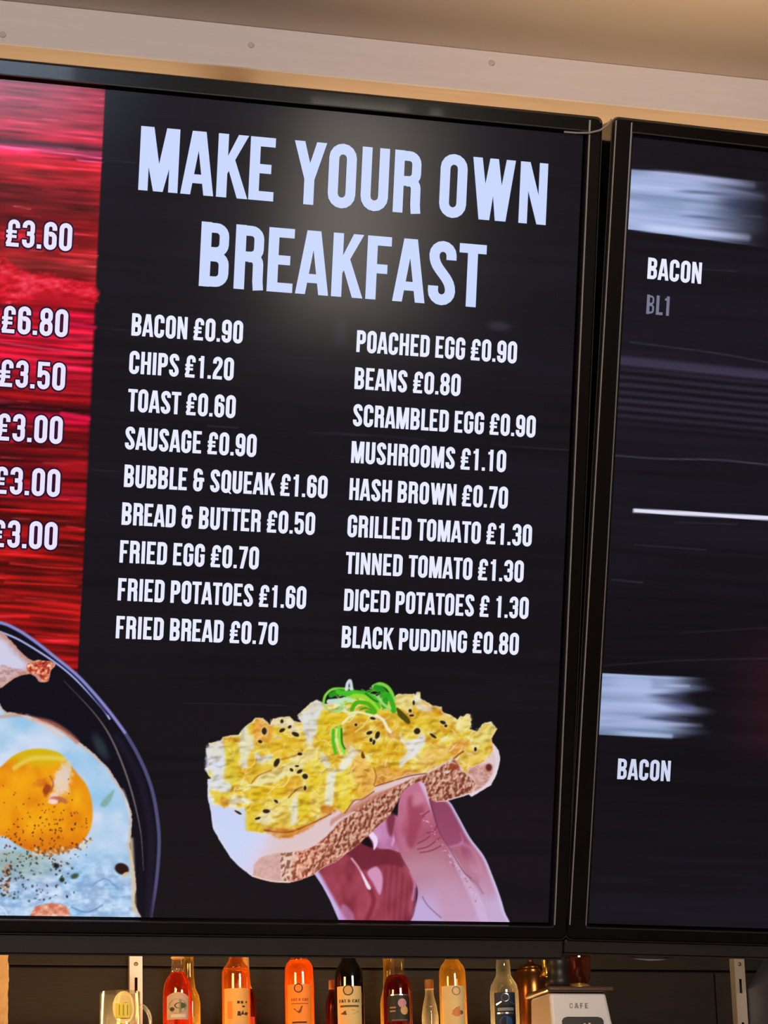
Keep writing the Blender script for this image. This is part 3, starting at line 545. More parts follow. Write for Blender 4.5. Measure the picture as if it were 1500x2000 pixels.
    for f_, pts, c_, sf, a_ in [
        (A, [(110, 760), (140, 720), (260, 700), (290, 900), (260, 1040), (330, 1080), (300, 1160), (170, 1120), (150, 980), (100, 945)], WH, 3, .9),
        (A, [(280, 720), (360, 690), (410, 780), (400, 920), (380, 1060), (290, 1040), (280, 880)], (218, 196, 50), 4, .9),
        (A, [(420, 620), (470, 590), (520, 640), (550, 760), (500, 800), (490, 920), (430, 930), (410, 780)], (222, 226, 224), 4, .85),
        (A, [(560, 500), (640, 520), (700, 560), (720, 640), (640, 690), (560, 660)], (232, 160, 60), 4, .9),
        (A, [(700, 500), (800, 480), (880, 490), (920, 560), (820, 570), (720, 550)], (230, 222, 206), 3, .8),
        (A, [(680, 720), (800, 640), (940, 660), (990, 760), (930, 820), (820, 850), (720, 820)], (228, 182, 34), 4, .85),
        (A, [(560, 790), (620, 830), (700, 820), (690, 870), (600, 890), (560, 850)], WH, 3, .85),
        (A, [(500, 830), (580, 900), (720, 900), (820, 880), (760, 940), (620, 980), (520, 1060), (490, 960)], (222, 176, 30), 3, .85),
        (A, [(950, 470), (1020, 400), (1110, 320), (1180, 370), (1150, 480), (1120, 600), (1050, 720), (1000, 620), (980, 520)], WH, 3, .9),
        (A, [(1150, 430), (1380, 420), (1400, 520), (1280, 560), (1260, 780), (1160, 800), (1120, 700)], (224, 190, 24), 4, .9),
        (A, [(1000, 800), (1090, 760), (1130, 860), (1050, 900), (960, 960), (880, 960), (800, 1040), (740, 1080), (560, 1100), (600, 1000), (760, 950), (900, 870)], (232, 222, 156), 3, .85),
        (A, [(1010, 900), (1120, 860), (1190, 960), (1200, 1080), (1060, 1140), (1010, 1080)], (232, 204, 40), 4, .85),
        (A, [(860, 1030), (960, 1020), (1000, 1120), (920, 1140), (820, 1180), (780, 1120)], (222, 164, 40), 4, .8),
        (A, [(430, 1150), (560, 1110), (800, 1110), (830, 1170), (720, 1230), (520, 1240)], (226, 186, 24), 3, .9),
        (A, [(700, 1300), (800, 1240), (960, 1120), (1010, 1180), (960, 1300), (900, 1440), (820, 1480), (740, 1440)], (232, 214, 120), 3, .85),
        (A, [(760, 1380), (830, 1330), (880, 1400), (830, 1480), (760, 1470)], (224, 186, 60), 4, .8),
        (A, [(890, 1250), (930, 1210), (950, 1320), (940, 1430), (880, 1460)], (226, 230, 226), 3, .8),
        (A, [(960, 1190), (1040, 1180), (1050, 1300), (980, 1390), (950, 1340)], (222, 194, 20), 3, .8),
        (A, [(1060, 1170), (1160, 1110), (1210, 1180), (1200, 1260), (1100, 1330), (1060, 1280)], (236, 206, 90), 3, .8),
        (A, [(1210, 1020), (1290, 950), (1290, 1090), (1250, 1280), (1200, 1280)], (228, 232, 228), 3, .9),
        (A, [(1300, 1000), (1400, 940), (1440, 1060), (1420, 1280), (1350, 1330), (1300, 1180)], (236, 212, 60), 3, .85),
        (A, [(1150, 800), (1180, 800), (1230, 880), (1240, 940), (1180, 920)], WH, 3, .8), (A, [(1340, 900), (1460, 780), (1490, 800), (1400, 940), (1350, 960)], (230, 232, 222), 3, .9),
        (A, [(160, 1160), (330, 1190), (300, 1290), (240, 1290), (190, 1230)], (218, 190, 40), 3, .8), (A, [(235, 1210), (310, 1220), (300, 1290), (250, 1290)], (216, 146, 60), 3, .9), (A, [(340, 1200), (400, 1190), (380, 1280), (320, 1300)], (230, 226, 190), 2.5, .9),
        (C, [(500, 350), (620, 330), (640, 440), (560, 480), (600, 540), (480, 570), (470, 440)], (220, 190, 30), 4, .85), (C, [(620, 400), (720, 370), (700, 440), (620, 500), (560, 490)], (228, 230, 220), 3, .7),
        (C, [(640, 560), (760, 540), (900, 560), (1060, 500), (1240, 400), (1220, 430), (960, 600), (780, 640)], (206, 120, 50), 4, .8), (C, [(1150, 400), (1180, 340), (1290, 380), (1240, 420)], (190, 96, 20), 3, .8),
        (B, [(140, 640), (240, 660), (400, 640), (520, 640), (560, 760), (540, 880), (400, 840), (240, 760)], (226, 182, 30), 5, .75),
        (B, [(60, 560), (120, 480), (230, 460), (260, 540), (140, 680), (60, 720)], (210, 150, 34), 4, .8), (B, [(400, 560), (520, 560), (530, 640), (430, 620)], (214, 144, 40), 4, .7),
        (B, [(130, 760), (200, 780), (280, 860), (320, 960), (300, 1060), (200, 1140), (150, 1000), (120, 880)], (232, 176, 80), 3, .85), (B, [(200, 860), (270, 880), (310, 960), (290, 1060), (220, 1080)], (226, 160, 60), 3, .6),
        (B, [(0, 880), (100, 740), (160, 740), (120, 840), (30, 920)], (232, 232, 214), 3, .85), (B, [(340, 880), (520, 900), (700, 900), (620, 940), (340, 1030)], (222, 146, 70), 4, .7),
        (B, [(540, 560), (560, 640), (640, 640), (720, 590), (760, 640), (700, 740), (600, 830), (540, 880), (530, 840), (590, 720), (540, 650)], (226, 228, 244), 2.5, .95),
        (B, [(640, 440), (780, 430), (900, 560), (860, 640), (760, 600), (660, 520)], (226, 194, 50), 5, .8), (B, [(760, 720), (900, 660), (960, 760), (880, 840), (760, 900), (680, 890)], (230, 184, 90), 5, .8),
        (B, [(500, 270), (600, 255), (650, 290), (640, 380), (600, 420), (520, 340)], (232, 222, 150), 3, .85), (B, [(640, 300), (700, 240), (720, 320), (800, 360), (790, 400), (700, 380)], (232, 230, 222), 3, .85),
        (B, [(900, 420), (960, 440), (1000, 500), (900, 520), (880, 470)], (230, 196, 110), 3, .7), (B, [(1040, 470), (1140, 430), (1130, 560), (1040, 580)], (236, 230, 168), 4, .7), (B, [(960, 700), (1060, 640), (1160, 660), (1060, 760), (1000, 790)], (220, 140, 60), 4, .8),
        (B, [(1020, 790), (1100, 710), (1260, 740), (1240, 830), (1130, 870), (1100, 920), (1050, 860)], (234, 200, 90), 3, .85), (B, [(1180, 580), (1260, 510), (1340, 530), (1310, 640), (1260, 700), (1180, 660)], (226, 210, 120), 3, .8)]:
        cv.poly(f_(pts), c_, sf + .8, jag=3.6, seed=len(pts) + int(pts[0][0]) % 17, a=a_ * .9)
    cv.poly(B([(960, 860), (1000, 810), (1050, 880), (1000, 900), (950, 900)]), (150, 60, 34), 3, a=.9); cv.line(B([(1000, 800), (1050, 760), (1080, 740)]), 3, (140, 66, 20), 1.5, .9); cv.poly(B([(210, 740), (235, 790), (215, 800), (200, 780)]), (110, 54, 20), 1.5)
    for f_, L_, w_, c_ in [(A, [(560, 1100), (600, 1010), (760, 940), (900, 870), (1010, 790)], 2, (236, 224, 200)), (A, [(430, 1160), (560, 1100), (800, 1110), (880, 1000)], 2, (246, 236, 130)), (A, [(1060, 1180), (1160, 1110), (1210, 1130)], 2, (246, 226, 130)), (C, [(640, 570), (840, 590), (1000, 540), (1250, 420)], 2, (140, 60, 24)), (A, [(520, 1080), (580, 1010), (700, 960)], 3, (160, 96, 20)), (A, [(860, 1210), (940, 1130), (1000, 1110)], 2.5, (150, 90, 20)), (A, [(790, 860), (930, 820), (990, 770)], 3, (190, 120, 30)), (B, [(320, 1040), (450, 1000), (620, 950), (760, 930)], 2.2, (120, 40, 24)), (B, [(60, 1270), (140, 1165), (210, 1150), (310, 1085)], 2.5, (150, 70, 40)), (B, [(310, 880), (330, 960), (310, 1030)], 3, (176, 90, 30))]:
        cv.line(f_(L_), w_, c_, 1.6, .85)
    relief(egg, 2.2, .42, 141, [(19, 12), (10, 6.5)])
    rg3 = random.Random(12)
    for k in range(230):
        t = rg3.random(); xx = 415 + 540 * t; yy3 = rg3.uniform(1400, 1620 - 130 * t); i_ = cv.sel(xx - 1, yy3 - 1, xx + 1, yy3 + 1)
        if len(i_) == 0 or cv.c[i_, 0].mean() - cv.c[i_, 2].mean() < 60: continue
        an = rg3.uniform(-1, 1) - .4; l_ = rg3.uniform(5, 13); px_ = [(xx + l_ * s_ * math.cos(an), yy3 + l_ * s_ * math.sin(an) + 2.5 * math.sin(3 * s_ + k)) for s_ in (-1, -.3, .4, 1)]
        cv.line(px_, rg3.uniform(1.2, 3), rg3.choice([(244, 234, 170), (240, 238, 214), (196, 132, 24), (240, 222, 110), (206, 150, 30), (232, 236, 240)]), 1.8, .6, taper=True)
    # cress and pepper
    for k in range(34):
        x0_, y0_ = rg3.uniform(655, 760), rg3.uniform(1346, 1392); an = rg3.uniform(-.7, .9); l_ = rg3.uniform(6, 16)
        cv.line([(x0_ - l_ * math.cos(an), y0_ - l_ * math.sin(an)), (x0_, y0_ - 3), (x0_ + l_ * math.cos(an), y0_ + l_ * math.sin(an))], rg3.uniform(1.4, 3.2), rg3.choice([(70, 190, 40), (150, 220, 80), (206, 232, 150), (30, 130, 26), (226, 236, 190)]), 1.3, .8)
    GR, LG, DG, PG = (70, 190, 40), (130, 220, 70), (24, 120, 20), (186, 226, 190)
    for f_, L_, w_, c_ in [(A, [(1180, 340), (1200, 270), (1270, 215), (1400, 215)], 5, LG), (A, [(1250, 270), (1330, 235), (1420, 260)], 10, (40, 150, 30)), (A, [(1230, 330), (1330, 320), (1420, 310)], 9, (200, 226, 214)), (A, [(1180, 350), (1220, 400), (1300, 420), (1360, 390), (1320, 330)], 3, (150, 206, 130)),
                           (A, [(1390, 220), (1400, 165), (1425, 140), (1440, 220)], 6, (214, 226, 238)), (B, [(0, 225), (60, 240), (140, 230), (260, 250), (330, 300), (350, 360)], 9, GR), (B, [(60, 300), (160, 260), (260, 290), (340, 380)], 9, (150, 214, 50)), (B, [(120, 380), (160, 320), (260, 330), (320, 400), (250, 400)], 8, (70, 170, 16)), (B, [(0, 320), (60, 290), (120, 300)], 7, PG),
                           (B, [(305, 180), (360, 158), (420, 180), (460, 230), (480, 290)], 7, LG), (B, [(330, 190), (380, 210), (410, 270), (400, 340)], 12, (34, 150, 30)), (B, [(380, 260), (430, 250), (470, 330), (480, 390)], 10, (50, 170, 30)), (B, [(350, 270), (390, 330), (450, 370)], 5, (150, 220, 130)), (B, [(240, 240), (300, 290), (340, 310)], 4, DG),
                           (B, [(90, 420), (160, 400), (260, 420), (330, 440)], 4, (230, 232, 190)), (B, [(330, 430), (390, 470), (420, 530), (450, 570)], 6, (240, 232, 204)), (B, [(270, 440), (220, 520), (150, 570)], 3, (222, 210, 110)), (B, [(40, 500), (100, 440), (140, 430)], 5, (232, 228, 180)),
                           (A, [(1270, 590), (1270, 700), (1290, 800)], 6, (60, 190, 30)), (A, [(1320, 560), (1330, 680), (1370, 800)], 6, (120, 224, 50)), (A, [(1300, 580), (1300, 700), (1340, 820)], 3, (200, 240, 160)), (A, [(1345, 580), (1350, 700), (1375, 760)], 4, (40, 110, 20)), (A, [(1240, 640), (1260, 570), (1340, 530)], 3, (206, 220, 90)), (A, [(1420, 470), (1500, 420)], 4, (226, 230, 170))]:
        cv.line(f_(L_), w_, c_, 1.4, .95)
    cv.poly(B([(505, 360), (560, 400), (620, 470), (610, 505), (570, 480), (520, 430)]), (72, 72, 12), 1.6)
    for f_, a_, b_, rx, ry, an in [(A, 640, 600, 5, 7, 0), (A, 600, 695, 4, 3, 20), (A, 800, 510, 3, 4, 0), (A, 800, 592, 6, 3.5, -25), (A, 872, 560, 4, 3, -40), (A, 925, 630, 8, 4, 25), (A, 752, 890, 5, 9, 25), (A, 965, 810, 5, 3, 0), (A, 888, 955, 4, 3, 40), (A, 938, 920, 4.5, 2, 0), (A, 962, 970, 6, 3.5, -35), (A, 1012, 1015, 5.5, 5, 0), (A, 1012, 1120, 3, 5, 0), (A, 655, 1333, 7, 4, 0), (A, 745, 1242, 5, 3, 40), (A, 580, 1398, 6, 2.5, -15), (A, 400, 1345, 8, 2.5, 30),
                                   (B, 272, 578, 6, 3.5, -20), (B, 340, 600, 4, 8, 20), (B, 310, 660, 3, 5, 10), (B, 285, 640, 3, 4, 0), (B, 155, 510, 3, 3, 0), (B, 300, 455, 6, 3, 10), (B, 622, 390, 3.5, 4, 0), (B, 635, 430, 5, 2.5, 0), (B, 653, 320, 2.5, 5, 0), (B, 905, 490, 6, 3.5, 20), (B, 930, 520, 3, 3, 40), (B, 683, 566, 6, 6, 30), (B, 820, 605, 8, 2.8, 35), (B, 1185, 720, 3, 4.5, 0)]:
        q = f_([(a_, b_)])[0]; cv.blob(q[0], q[1], rx * 1.5, ry * 1.5, (238, 220, 170), an, .3, .45); cv.blob(q[0], q[1], rx, ry, (34, 22, 14), an, .3, .95, .2)
def paint_second(cv):
    dark_planks(cv, (22, 19, 28), 1.6, 15)
    x, y = cv.x, cv.y
    yy = y - (x - 1200) * .10
    # strong ridges of the timber in the upper third
    k = ss(700, 730, yy) * (1 - ss(800, 840, yy)); r = np.sin(yy * .42 + 2.5 * fbm(cv.u * 5, cv.v * 8, 5, 2)); cv.c += (k * (8 + 13 * r))[:, None] * np.array([.9, .86, 1.15])
    k2 = ss(688, 700, yy) * (1 - ss(708, 716, yy)); cv.c += k2[:, None] * np.array([34, 32, 44])
    for L_, a in [([(1185, 888), (1290, 896), (1400, 898), (1500, 908)], .8), ([(1230, 668), (1310, 678), (1400, 690), (1500, 708)], .5), ([(1240, 1064), (1380, 1074)], .35), ([(1195, 1132), (1255, 1138)], .5), ([(1180, 1300), (1330, 1290), (1500, 1286)], .4), ([(1330, 1236), (1500, 1226)], .3), ([(1350, 525), (1440, 530)], .3), ([(1320, 1020), (1440, 1024)], .3)]:
        cv.line(L_, 2, (92, 88, 108), 2, a)
    warm = ss(1380, 1520, x) * ss(1180, 1330, y) * (1 - ss(1440, 1520, y)); cv.c += warm[:, None] * np.array([30, 4, 6])
    mid = ss(1050, 1250, y) * (1 - ss(1650, 1790, y)); cv.c *= (1 - .25 * mid)[:, None]
    # half-loaded pale banners, smeared towards the right
    def banner(q, streaks, x0, fade0, fade1, seed):
        def col(i, d):
            n = fbm(cv.u[i] * 4, cv.v[i] * 120, seed, 4); c = ramp(n, [(.2, (118, 136, 168)), (.5, (152, 168, 208)), (.8, (182, 194, 236))]); return c
        P = np.array(q, float); idx = cv.sel(P[:, 0].min() - 3, P[:, 1].min() - 3, P[:, 0].max() + 3, P[:, 1].max() + 3); d, _ = cv.sdist(idx, P)
        n = fbm(cv.u[idx] * 6, cv.v[idx] * 90, seed + 4, 3); f = 1 - ss(fade0, fade1, x[idx] + 90 * (n - .5)); cv.over(idx, (1 - ss(-1.2, 1.2, d)) * f, col(idx, d))
        for L_, w, c_, a in streaks: cv.line(L_, w, c_, 2.5 + w * .22, a, fade=(fade0 + 40, fade1 + 20, 60))
    banner([(1228, 330), (1500, 356), (1500, 484), (1221, 447)], [([(1235, 337), (1330, 343), (1470, 362)], 12, (176, 180, 222), .8), ([(1226, 441), (1350, 452), (1460, 464)], 13, (196, 206, 246), .95), ([(1300, 372), (1400, 378), (1490, 388)], 6, (64, 74, 104), .7), ([(1370, 360), (1490, 383)], 5, (150, 154, 196), .7), ([(1390, 396), (1480, 402)], 22, (40, 48, 78), .75), ([(1310, 420), (1370, 424), (1450, 432)], 5, (66, 78, 112), .7), ([(1440, 420), (1486, 423)], 3, (170, 170, 196), .8), ([(1230, 395), (1320, 402)], 30, (128, 152, 186), .5)], 1228, 1330, 1520, 61)
    banner([(1167, 1315), (1400, 1325), (1400, 1446), (1160, 1434)], [([(1172, 1330), (1260, 1338)], 26, (176, 190, 232), .7), ([(1250, 1356), (1330, 1360)], 5, (44, 50, 90), .8), ([(1280, 1375), (1350, 1382)], 14, (84, 90, 150), .7), ([(1270, 1338), (1345, 1340)], 4, (190, 190, 226), .8), ([(1230, 1400), (1340, 1405)], 4, (60, 66, 112), .7), ([(1190, 1410), (1370, 1416)], 7, (178, 184, 226), .7), ([(1180, 1430), (1310, 1438)], 8, (184, 200, 240), .7)], 1167, 1270, 1380, 67)
    cv.poly([(1237, 993), (1500, 1008), (1560, 1012), (1560, 1020), (1500, 1016), (1237, 1001)], (222, 222, 244), 1.2, False)

# ------------------------------------------------------------------ room shell
TILT = math.radians(15.0)
O1 = CAM + ray(700, 1030) * 2.85
S1 = Plane(O1, TILT, 0.0)                         # left screen
S2 = Plane(O1, TILT, 0.0145)                       # right screen, hung a touch out of true
M_wall = material('plaster_cream', (168, 150, 132), 0.9, noise=.05, nscale=8)
M_ceil = material('ceiling_paint', (224, 208, 194), 0.9, noise=.03, nscale=5)
M_floor = material('floor_vinyl', (92, 76, 62), 0.5, noise=.2, nscale=12)
M_fascia = material('painted_timber', (204, 192, 186), 0.65, noise=.07, nscale=9, stretch=(1, 4, 14), bump=.25)
M_soffit = material('soffit_timber', (204, 166, 124), 0.7, noise=.1, nscale=12, stretch=(1, 6, 6), bump=.15)
M_plank = material('dark_stained_board', (28, 20, 13), 0.8, noise=.3, nscale=10, stretch=(1.5, 8, 14), bump=.5)
M_white = material('white_upvc', (205, 208, 212), 0.4)
M_glass = material('window_glass', (255, 255, 255), 0.02, trans=1.0, ior=1.05)
zc = float(at(750, 78, 2.55)[2]); zu = float(at(750, 159, 2.55)[2])
X0, X1, Y0, Y1 = -2.6, 5.4, -4.0, 6.75
struct(box('floor', (X0, Y0, -.1), (X1, Y1 + .1, 0), M_floor))
struct(box('ceiling', (X0, Y0, zc), (X1, 2.56, zc + .1), M_ceil))
struct(box('ceiling_kitchen', (X0, 2.55, 2.72), (X1, Y1 + .1, 2.82), material('kitchen_ceiling_dark', (60, 52, 46), .9)))
struct(box('wall_left', (X0 - .1, Y0, 0), (X0, Y1 + .1, 2.82), M_wall))
struct(box('wall_right', (X1, Y0, 0), (X1 + .1, Y1 + .1, 2.82), M_wall))
# wall behind the customers, with a daylight window and a frame of added glowing panes
wins = [(0.35, 1.58, 1.74, 2.3), (2.32, 2.86, 1.16, 1.95)]
bm = bmesh.new()
xs = [X0 - .1, wins[0][0], wins[0][1], wins[1][0], wins[1][1], X1 + .1]
for i in range(5):
    if i == 1: bevel_box(bm, (xs[i], Y0 - .1, 0), (xs[i + 1], Y0, wins[0][2])); bevel_box(bm, (xs[i], Y0 - .1, wins[0][3]), (xs[i + 1], Y0, zc + .1))
    elif i == 3: bevel_box(bm, (xs[i], Y0 - .1, 0), (xs[i + 1], Y0, wins[1][2])); bevel_box(bm, (xs[i], Y0 - .1, wins[1][3]), (xs[i + 1], Y0, zc + .1))
    else: bevel_box(bm, (xs[i], Y0 - .1, 0), (xs[i + 1], Y0, zc + .1))
struct(bm_obj('wall_front', bm, material('brown_plaster', (150, 126, 116), .9, noise=.05, nscale=8)))
for k, (a, b, c, d) in enumerate(wins):
    bm = bmesh.new(); t = .035
    for lo, hi in [((a, Y0 - .08, c), (a + t, Y0 - .02, d)), ((b - t, Y0 - .08, c), (b, Y0 - .02, d)), ((a, Y0 - .08, c), (b, Y0 - .02, c + t)), ((a, Y0 - .08, d - t), (b, Y0 - .02, d))]: bevel_box(bm, lo, hi)
    w_ = struct(bm_obj('window_%d' % (k + 1), bm, M_white)); 
    if k == 0: box('pane', (a + t, Y0 - .053, c + t), (b - t, Y0 - .047, d - t), M_glass, w_)
    else:
        M_glow_pane = material('warm_glow_pane', (220, 206, 180), .8, emit=(255, 244, 226), estr=4.6)  # added emitter panes, placed to put warm glare on the screens
        box('glow_pane', (a + t, Y0 - .053, c + t), (b - .16, Y0 - .047, d - t), M_glow_pane, w_); box('mullion', (b - .1595, Y0 - .07, c + t), (b - .0805, Y0 - .03, d - t), M_white, w_); box('glow_pane', (b - .08, Y0 - .053, c + t), (b - t, Y0 - .047, d - t), M_glow_pane, w_)  # bar splits the added glow into a patch and a streak
# boarded wall behind the bar
wb = struct(box('wall_back', (X0, Y1, 0), (X1, Y1 + .1, 2.82), material('wall_batten', (20, 16, 12), .9)))
zj = float(at(600, 1893, Y1)[2])
for k in range(-4, 5):
    z0 = zj + k * .145
    for j, (xa, xb) in enumerate([(X0, .2 + (k % 3) * .3), (.2 + (k % 3) * .3, 2.5 + (k % 2) * .4), (2.5 + (k % 2) * .4, X1)]):
        p = box('board', (xa + .002, Y1 - .018, z0 + .003), (xb - .002, Y1 - .001, z0 + .142), M_plank, wb, .002)
# boxed beam over the screens
fas = struct(box('trim_1', (X0, 2.55, zu), (X1, 2.553, zc - .0005), M_fascia), 'pale painted timber fascia board above the screens')
sof = struct(box('trim_2', (X0, 2.5532, zu + .0002), (X1, 3.0, zu + .02), M_soffit), 'tan timber soffit under the boxed beam')
struct(box('trim_3', (X0, 3.0005, zu), (X1, 3.02, 2.7195), M_fascia))
M_screw = material('painted_screw', (184, 168, 158), .6)
for (px_, py_) in [(5, 68), (490, 88), (960, 123)]:
    p = at(px_, py_, 2.55); a = lathe('screw_head', 0, 0, [(.0012, 0), (.0034, .0001), (.0034, .0006), (.0028, .0013), (.0010, .0006)], M_screw, None, 14)
    a.rotation_euler = (math.pi / 2, 0, 0); a.location = (p[0], 2.5499, p[2]); a.parent = fas

# ------------------------------------------------------------------ televisions
M_bez = material('gloss_black_bezel', (14, 13, 12), 0.16, spec=.5, coat=.3)
M_chin = material('satin_black_plastic', (36, 30, 26), 0.5, noise=.25, nscale=60)
M_highlight = material('bezel_highlight', (150, 146, 138), 0.3, metal=.3); M_edge2 = material('bezel_dull_edge', (40, 37, 34), 0.4)
M_back = material('black_steel', (18, 18, 18), .6)
def screen_material():
    m = bpy.data.materials.new('screen_picture'); m.use_nodes = True; nt = m.node_tree; b = nt.nodes['Principled BSDF']
    at_ = nt.nodes.new('ShaderNodeAttribute'); at_.attribute_name = 'picture'
    b.inputs['Base Color'].default_value = (.004, .004, .005, 1); b.inputs['Roughness'].default_value = .115; b.inputs['Specular IOR Level'].default_value = .5
    nt.links.new(at_.outputs['Color'], b.inputs['Emission Color']); b.inputs['Emission Strength'].default_value = 1.0
    return m
M_pic = screen_material()
M_txt = material('lit_lettering', (10, 10, 12), .2, emit=(232, 236, 255)); M_head = material('lit_heading', (10, 10, 12), .2, emit=(200, 214, 255))
M_price = material('lit_price', (10, 10, 12), .2, emit=(232, 226, 252)); M_halo = material('lettering_outline', (4, 3, 6), .2, emit=(44, 10, 38)); M_dim = material('faint_lettering', (6, 6, 8), .2, emit=(118, 118, 142))
def frame_loop(pl, u0, u1, v0, v1, r, off, n=6):
    out = []
    for cx_, cy_, a0 in [(u1 - r, v1 - r, 90), (u1 - r, v0 + r, 0), (u0 + r, v0 + r, -90), (u0 + r, v1 - r, -180)]:
        for k in range(n):
            a = math.radians(a0 - 90 * k / (n - 1)); out.append(pl.pt(cx_ + r * math.cos(a), cy_ + r * math.sin(a), off))
    return out
def loft(name, loops, mat, parent, cap_last=False, close=False):
    vs = [p for l in loops for p in l]; n = len(loops[0]); fs = []
    for i in range(len(loops) - 1 + (1 if close else 0)):
        for k in range(n):
            a, b = i * n, ((i + 1) % len(loops)) * n; fs.append((a + k, a + (k + 1) % n, b + (k + 1) % n, b + k))
    if cap_last: fs.append(tuple((len(loops) - 1) * n + k for k in range(n)))
    o = mesh_obj(name, vs, fs, mat, None); rel2(o, parent); return o
def television(pl, inner, outer, label, chin_v, highlights=(), thick=.032, base=0.0):
    (u0, u1, v0, v1), (U0, U1, V0, V1) = inner, outer
    t = empty('television', label, 'television', pl.pt((U0 + U1) / 2, V0, -thick), 'menu screens over the counter')
    F = lambda a, b, c, d, r, o: frame_loop(pl, a, b, c, d, r, o + base)
    e = .0025
    loft('bezel', [F(U0, U1, V0, V1, .007, -thick), F(U0, U1, V0, V1, .007, .003), F(U0 + .002, U1 - .002, V0 + .002, V1 - .002, .006, .0055), F(u0 - .004, u1 + .004, v0 - .004, v1 + .004, .002, .0055), F(u0 - .0022, u1 + .0022, v0 - .0022, v1 + .0022, .0015, .0005), F(u0 - .0022, u1 + .0022, v0 - .0022, v1 + .0022, .0015, -thick)], M_bez, t, close=True)
    loft('bezel_edge_strip', [F(u0 - .0046, u1 + .0046, v0 - .0046, v1 + .0046, .0022, .0056), F(u0 - .0046, u1 + .0046, v0 - .0046, v1 + .0046, .0022, .0061), F(u0 - .0034, u1 + .0034, v0 - .0034, v1 + .0034, .0018, .0061), F(u0 - .0034, u1 + .0034, v0 - .0034, v1 + .0034, .0018, .0056)], M_edge2, t, close=True)
    loft('outer_edge_strip', [F(U0 - .0002, U1 + .0002, V0 - .0002, V1 + .0002, .007, .0026), F(U0 - .0009, U1 + .0009, V0 - .0009, V1 + .0009, .0072, .0026), F(U0 - .0009, U1 + .0009, V0 - .0009, V1 + .0009, .0072, .0014), F(U0 - .0002, U1 + .0002, V0 - .0002, V1 + .0002, .007, .0014)], M_edge2, t, close=True)
    for uu_, w_ in highlights: loft('highlight_strip', [F(uu_ - w_ / 2, uu_ + w_ / 2, V0 + .015, V1 - .004, .0001, .0054), F(uu_ - w_ / 2, uu_ + w_ / 2, V0 + .015, V1 - .004, .0001, .0066)], M_highlight, t, cap_last=True)  # pale strips stand in for highlights along the bezel edges
    loft('back_panel', [F(U0 + .004, U1 - .004, V0 + .004, V1 - .004, .006, -thick - .0005), F(U0 + .03, U1 - .03, V0 + .05, V1 - .05, .02, -thick - .02)], M_back, t, cap_last=True)
    loft('lower_panel', [F(U0 + .001, U1 - .001, chin_v, V0 - .0012, .002, -thick), F(U0 + .001, U1 - .001, chin_v, V0 - .0012, .002, -.003), F(U0 + .002, U1 - .002, chin_v + .001, V0 - .0022, .002, -.002)], M_chin, t, cap_last=True)
    loft('trim_line', [F(U0 + .001, U1 - .001, chin_v - .0016, chin_v - .0003, .0005, -.02), F(U0 + .001, U1 - .001, chin_v - .0016, chin_v - .0003, .0005, -.0015)], M_edge2, t, cap_last=True)
    # steel arms up to the soffit
    for k, uu in enumerate((.25, .75)):
        ux = U0 + (U1 - U0) * uu; p = pl.pt(ux, (V0 + V1) / 2 + .15, -thick - .021)
        o = box('mount_arm', (p[0] - .02, p[1] - .004, p[2] - .03), (p[0] + .02, p[1] + .03, zu + .0008), M_back); rel(o, t)
    return t
W_TV = 1.432
i1 = (S1.hit(1139, 262)[0] - W_TV, S1.hit(1139, 262)[0], S1.hit(700, 1797)[1], S1.hit(700, 222)[1])
o1 = (i1[0] - .018, S1.hit(1155, 666)[0], S1.hit(500, 1827)[1], S1.hit(500, 165)[1])
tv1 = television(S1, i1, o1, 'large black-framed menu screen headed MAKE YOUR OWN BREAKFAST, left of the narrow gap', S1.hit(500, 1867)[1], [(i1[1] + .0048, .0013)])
mp = empty('gap_blackout', 'added black sheet that darkens the gap between the two screens', 'backing sheet', S1.pt(o1[1], .3, -.055))  # sheet added only to keep the slit between the screens dark
loft('plate', [frame_loop(S1, o1[1] - .06, o1[1] + .07, o1[2] + .03, o1[3] - .012, .004, -.056), frame_loop(S1, o1[1] - .06, o1[1] + .07, o1[2] + .03, o1[3] - .012, .004, -.062)][::-1], M_back, mp, cap_last=True)
d1 = None
ru = lambda a, b, s: np.linspace(a, b, max(2, int(round((b - a) / s)) + 1))
uL = i1[0]; uV = -.405
vm = S1.hit(300, 1305)[1]; vr = S1.hit(300, 1190)[1]
mk = lambda pl, us, vs, f, nm, par: paint_mesh(nm, pl, us, vs, f, M_pic, par)
d1 = mk(S1, ru(uV, i1[1], .0016), ru(vr, i1[3], .0014), paint_breakfast, 'display', tv1)
mk(S1, ru(uV, i1[1], .00075), ru(i1[2], vr, .00075), paint_breakfast, 'display_lower', tv1)
mk(S1, ru(uL, uV, .02), ru(i1[2], i1[3], .02), lambda cv: dark_planks(cv), 'display_far', tv1)
txt = lambda s, pl_, xr, cap, mat=M_txt, **k: text_obj('menu_text', s, S1, pl_, xr, cap, mat, d1, label='lit lettering reading ' + s, **k)
txt('MAKE YOUR OWN', (269.5, 371), 1063.5, 125.5, M_head)
txt('BREAKFAST', (387.7, 558.5), 942, 126.5, M_head)
L = [('BACON \u00a30.90', 256, 472), ('CHIPS \u00a31.20', 251.5, 454), ('TOAST \u00a30.60', 248.5, 457.6), ('SAUSAGE \u00a30.90', 243.5, 498.5), ('BUBBLE & SQUEAK \u00a31.60', 241.4, 637.6), ('BREAD & BUTTER \u00a30.50', 236.8, 613), ('FRIED EGG \u00a30.70', 232.8, 503), ('FRIED POTATOES \u00a31.60', 229, 595.6), ('FRIED BREAD \u00a30.70', 225.5, 540.4)]
for k, (s, a, b) in enumerate(L): txt(s, (a, 655.3 + 73.9 * k), b, 43.9, thin=-8)
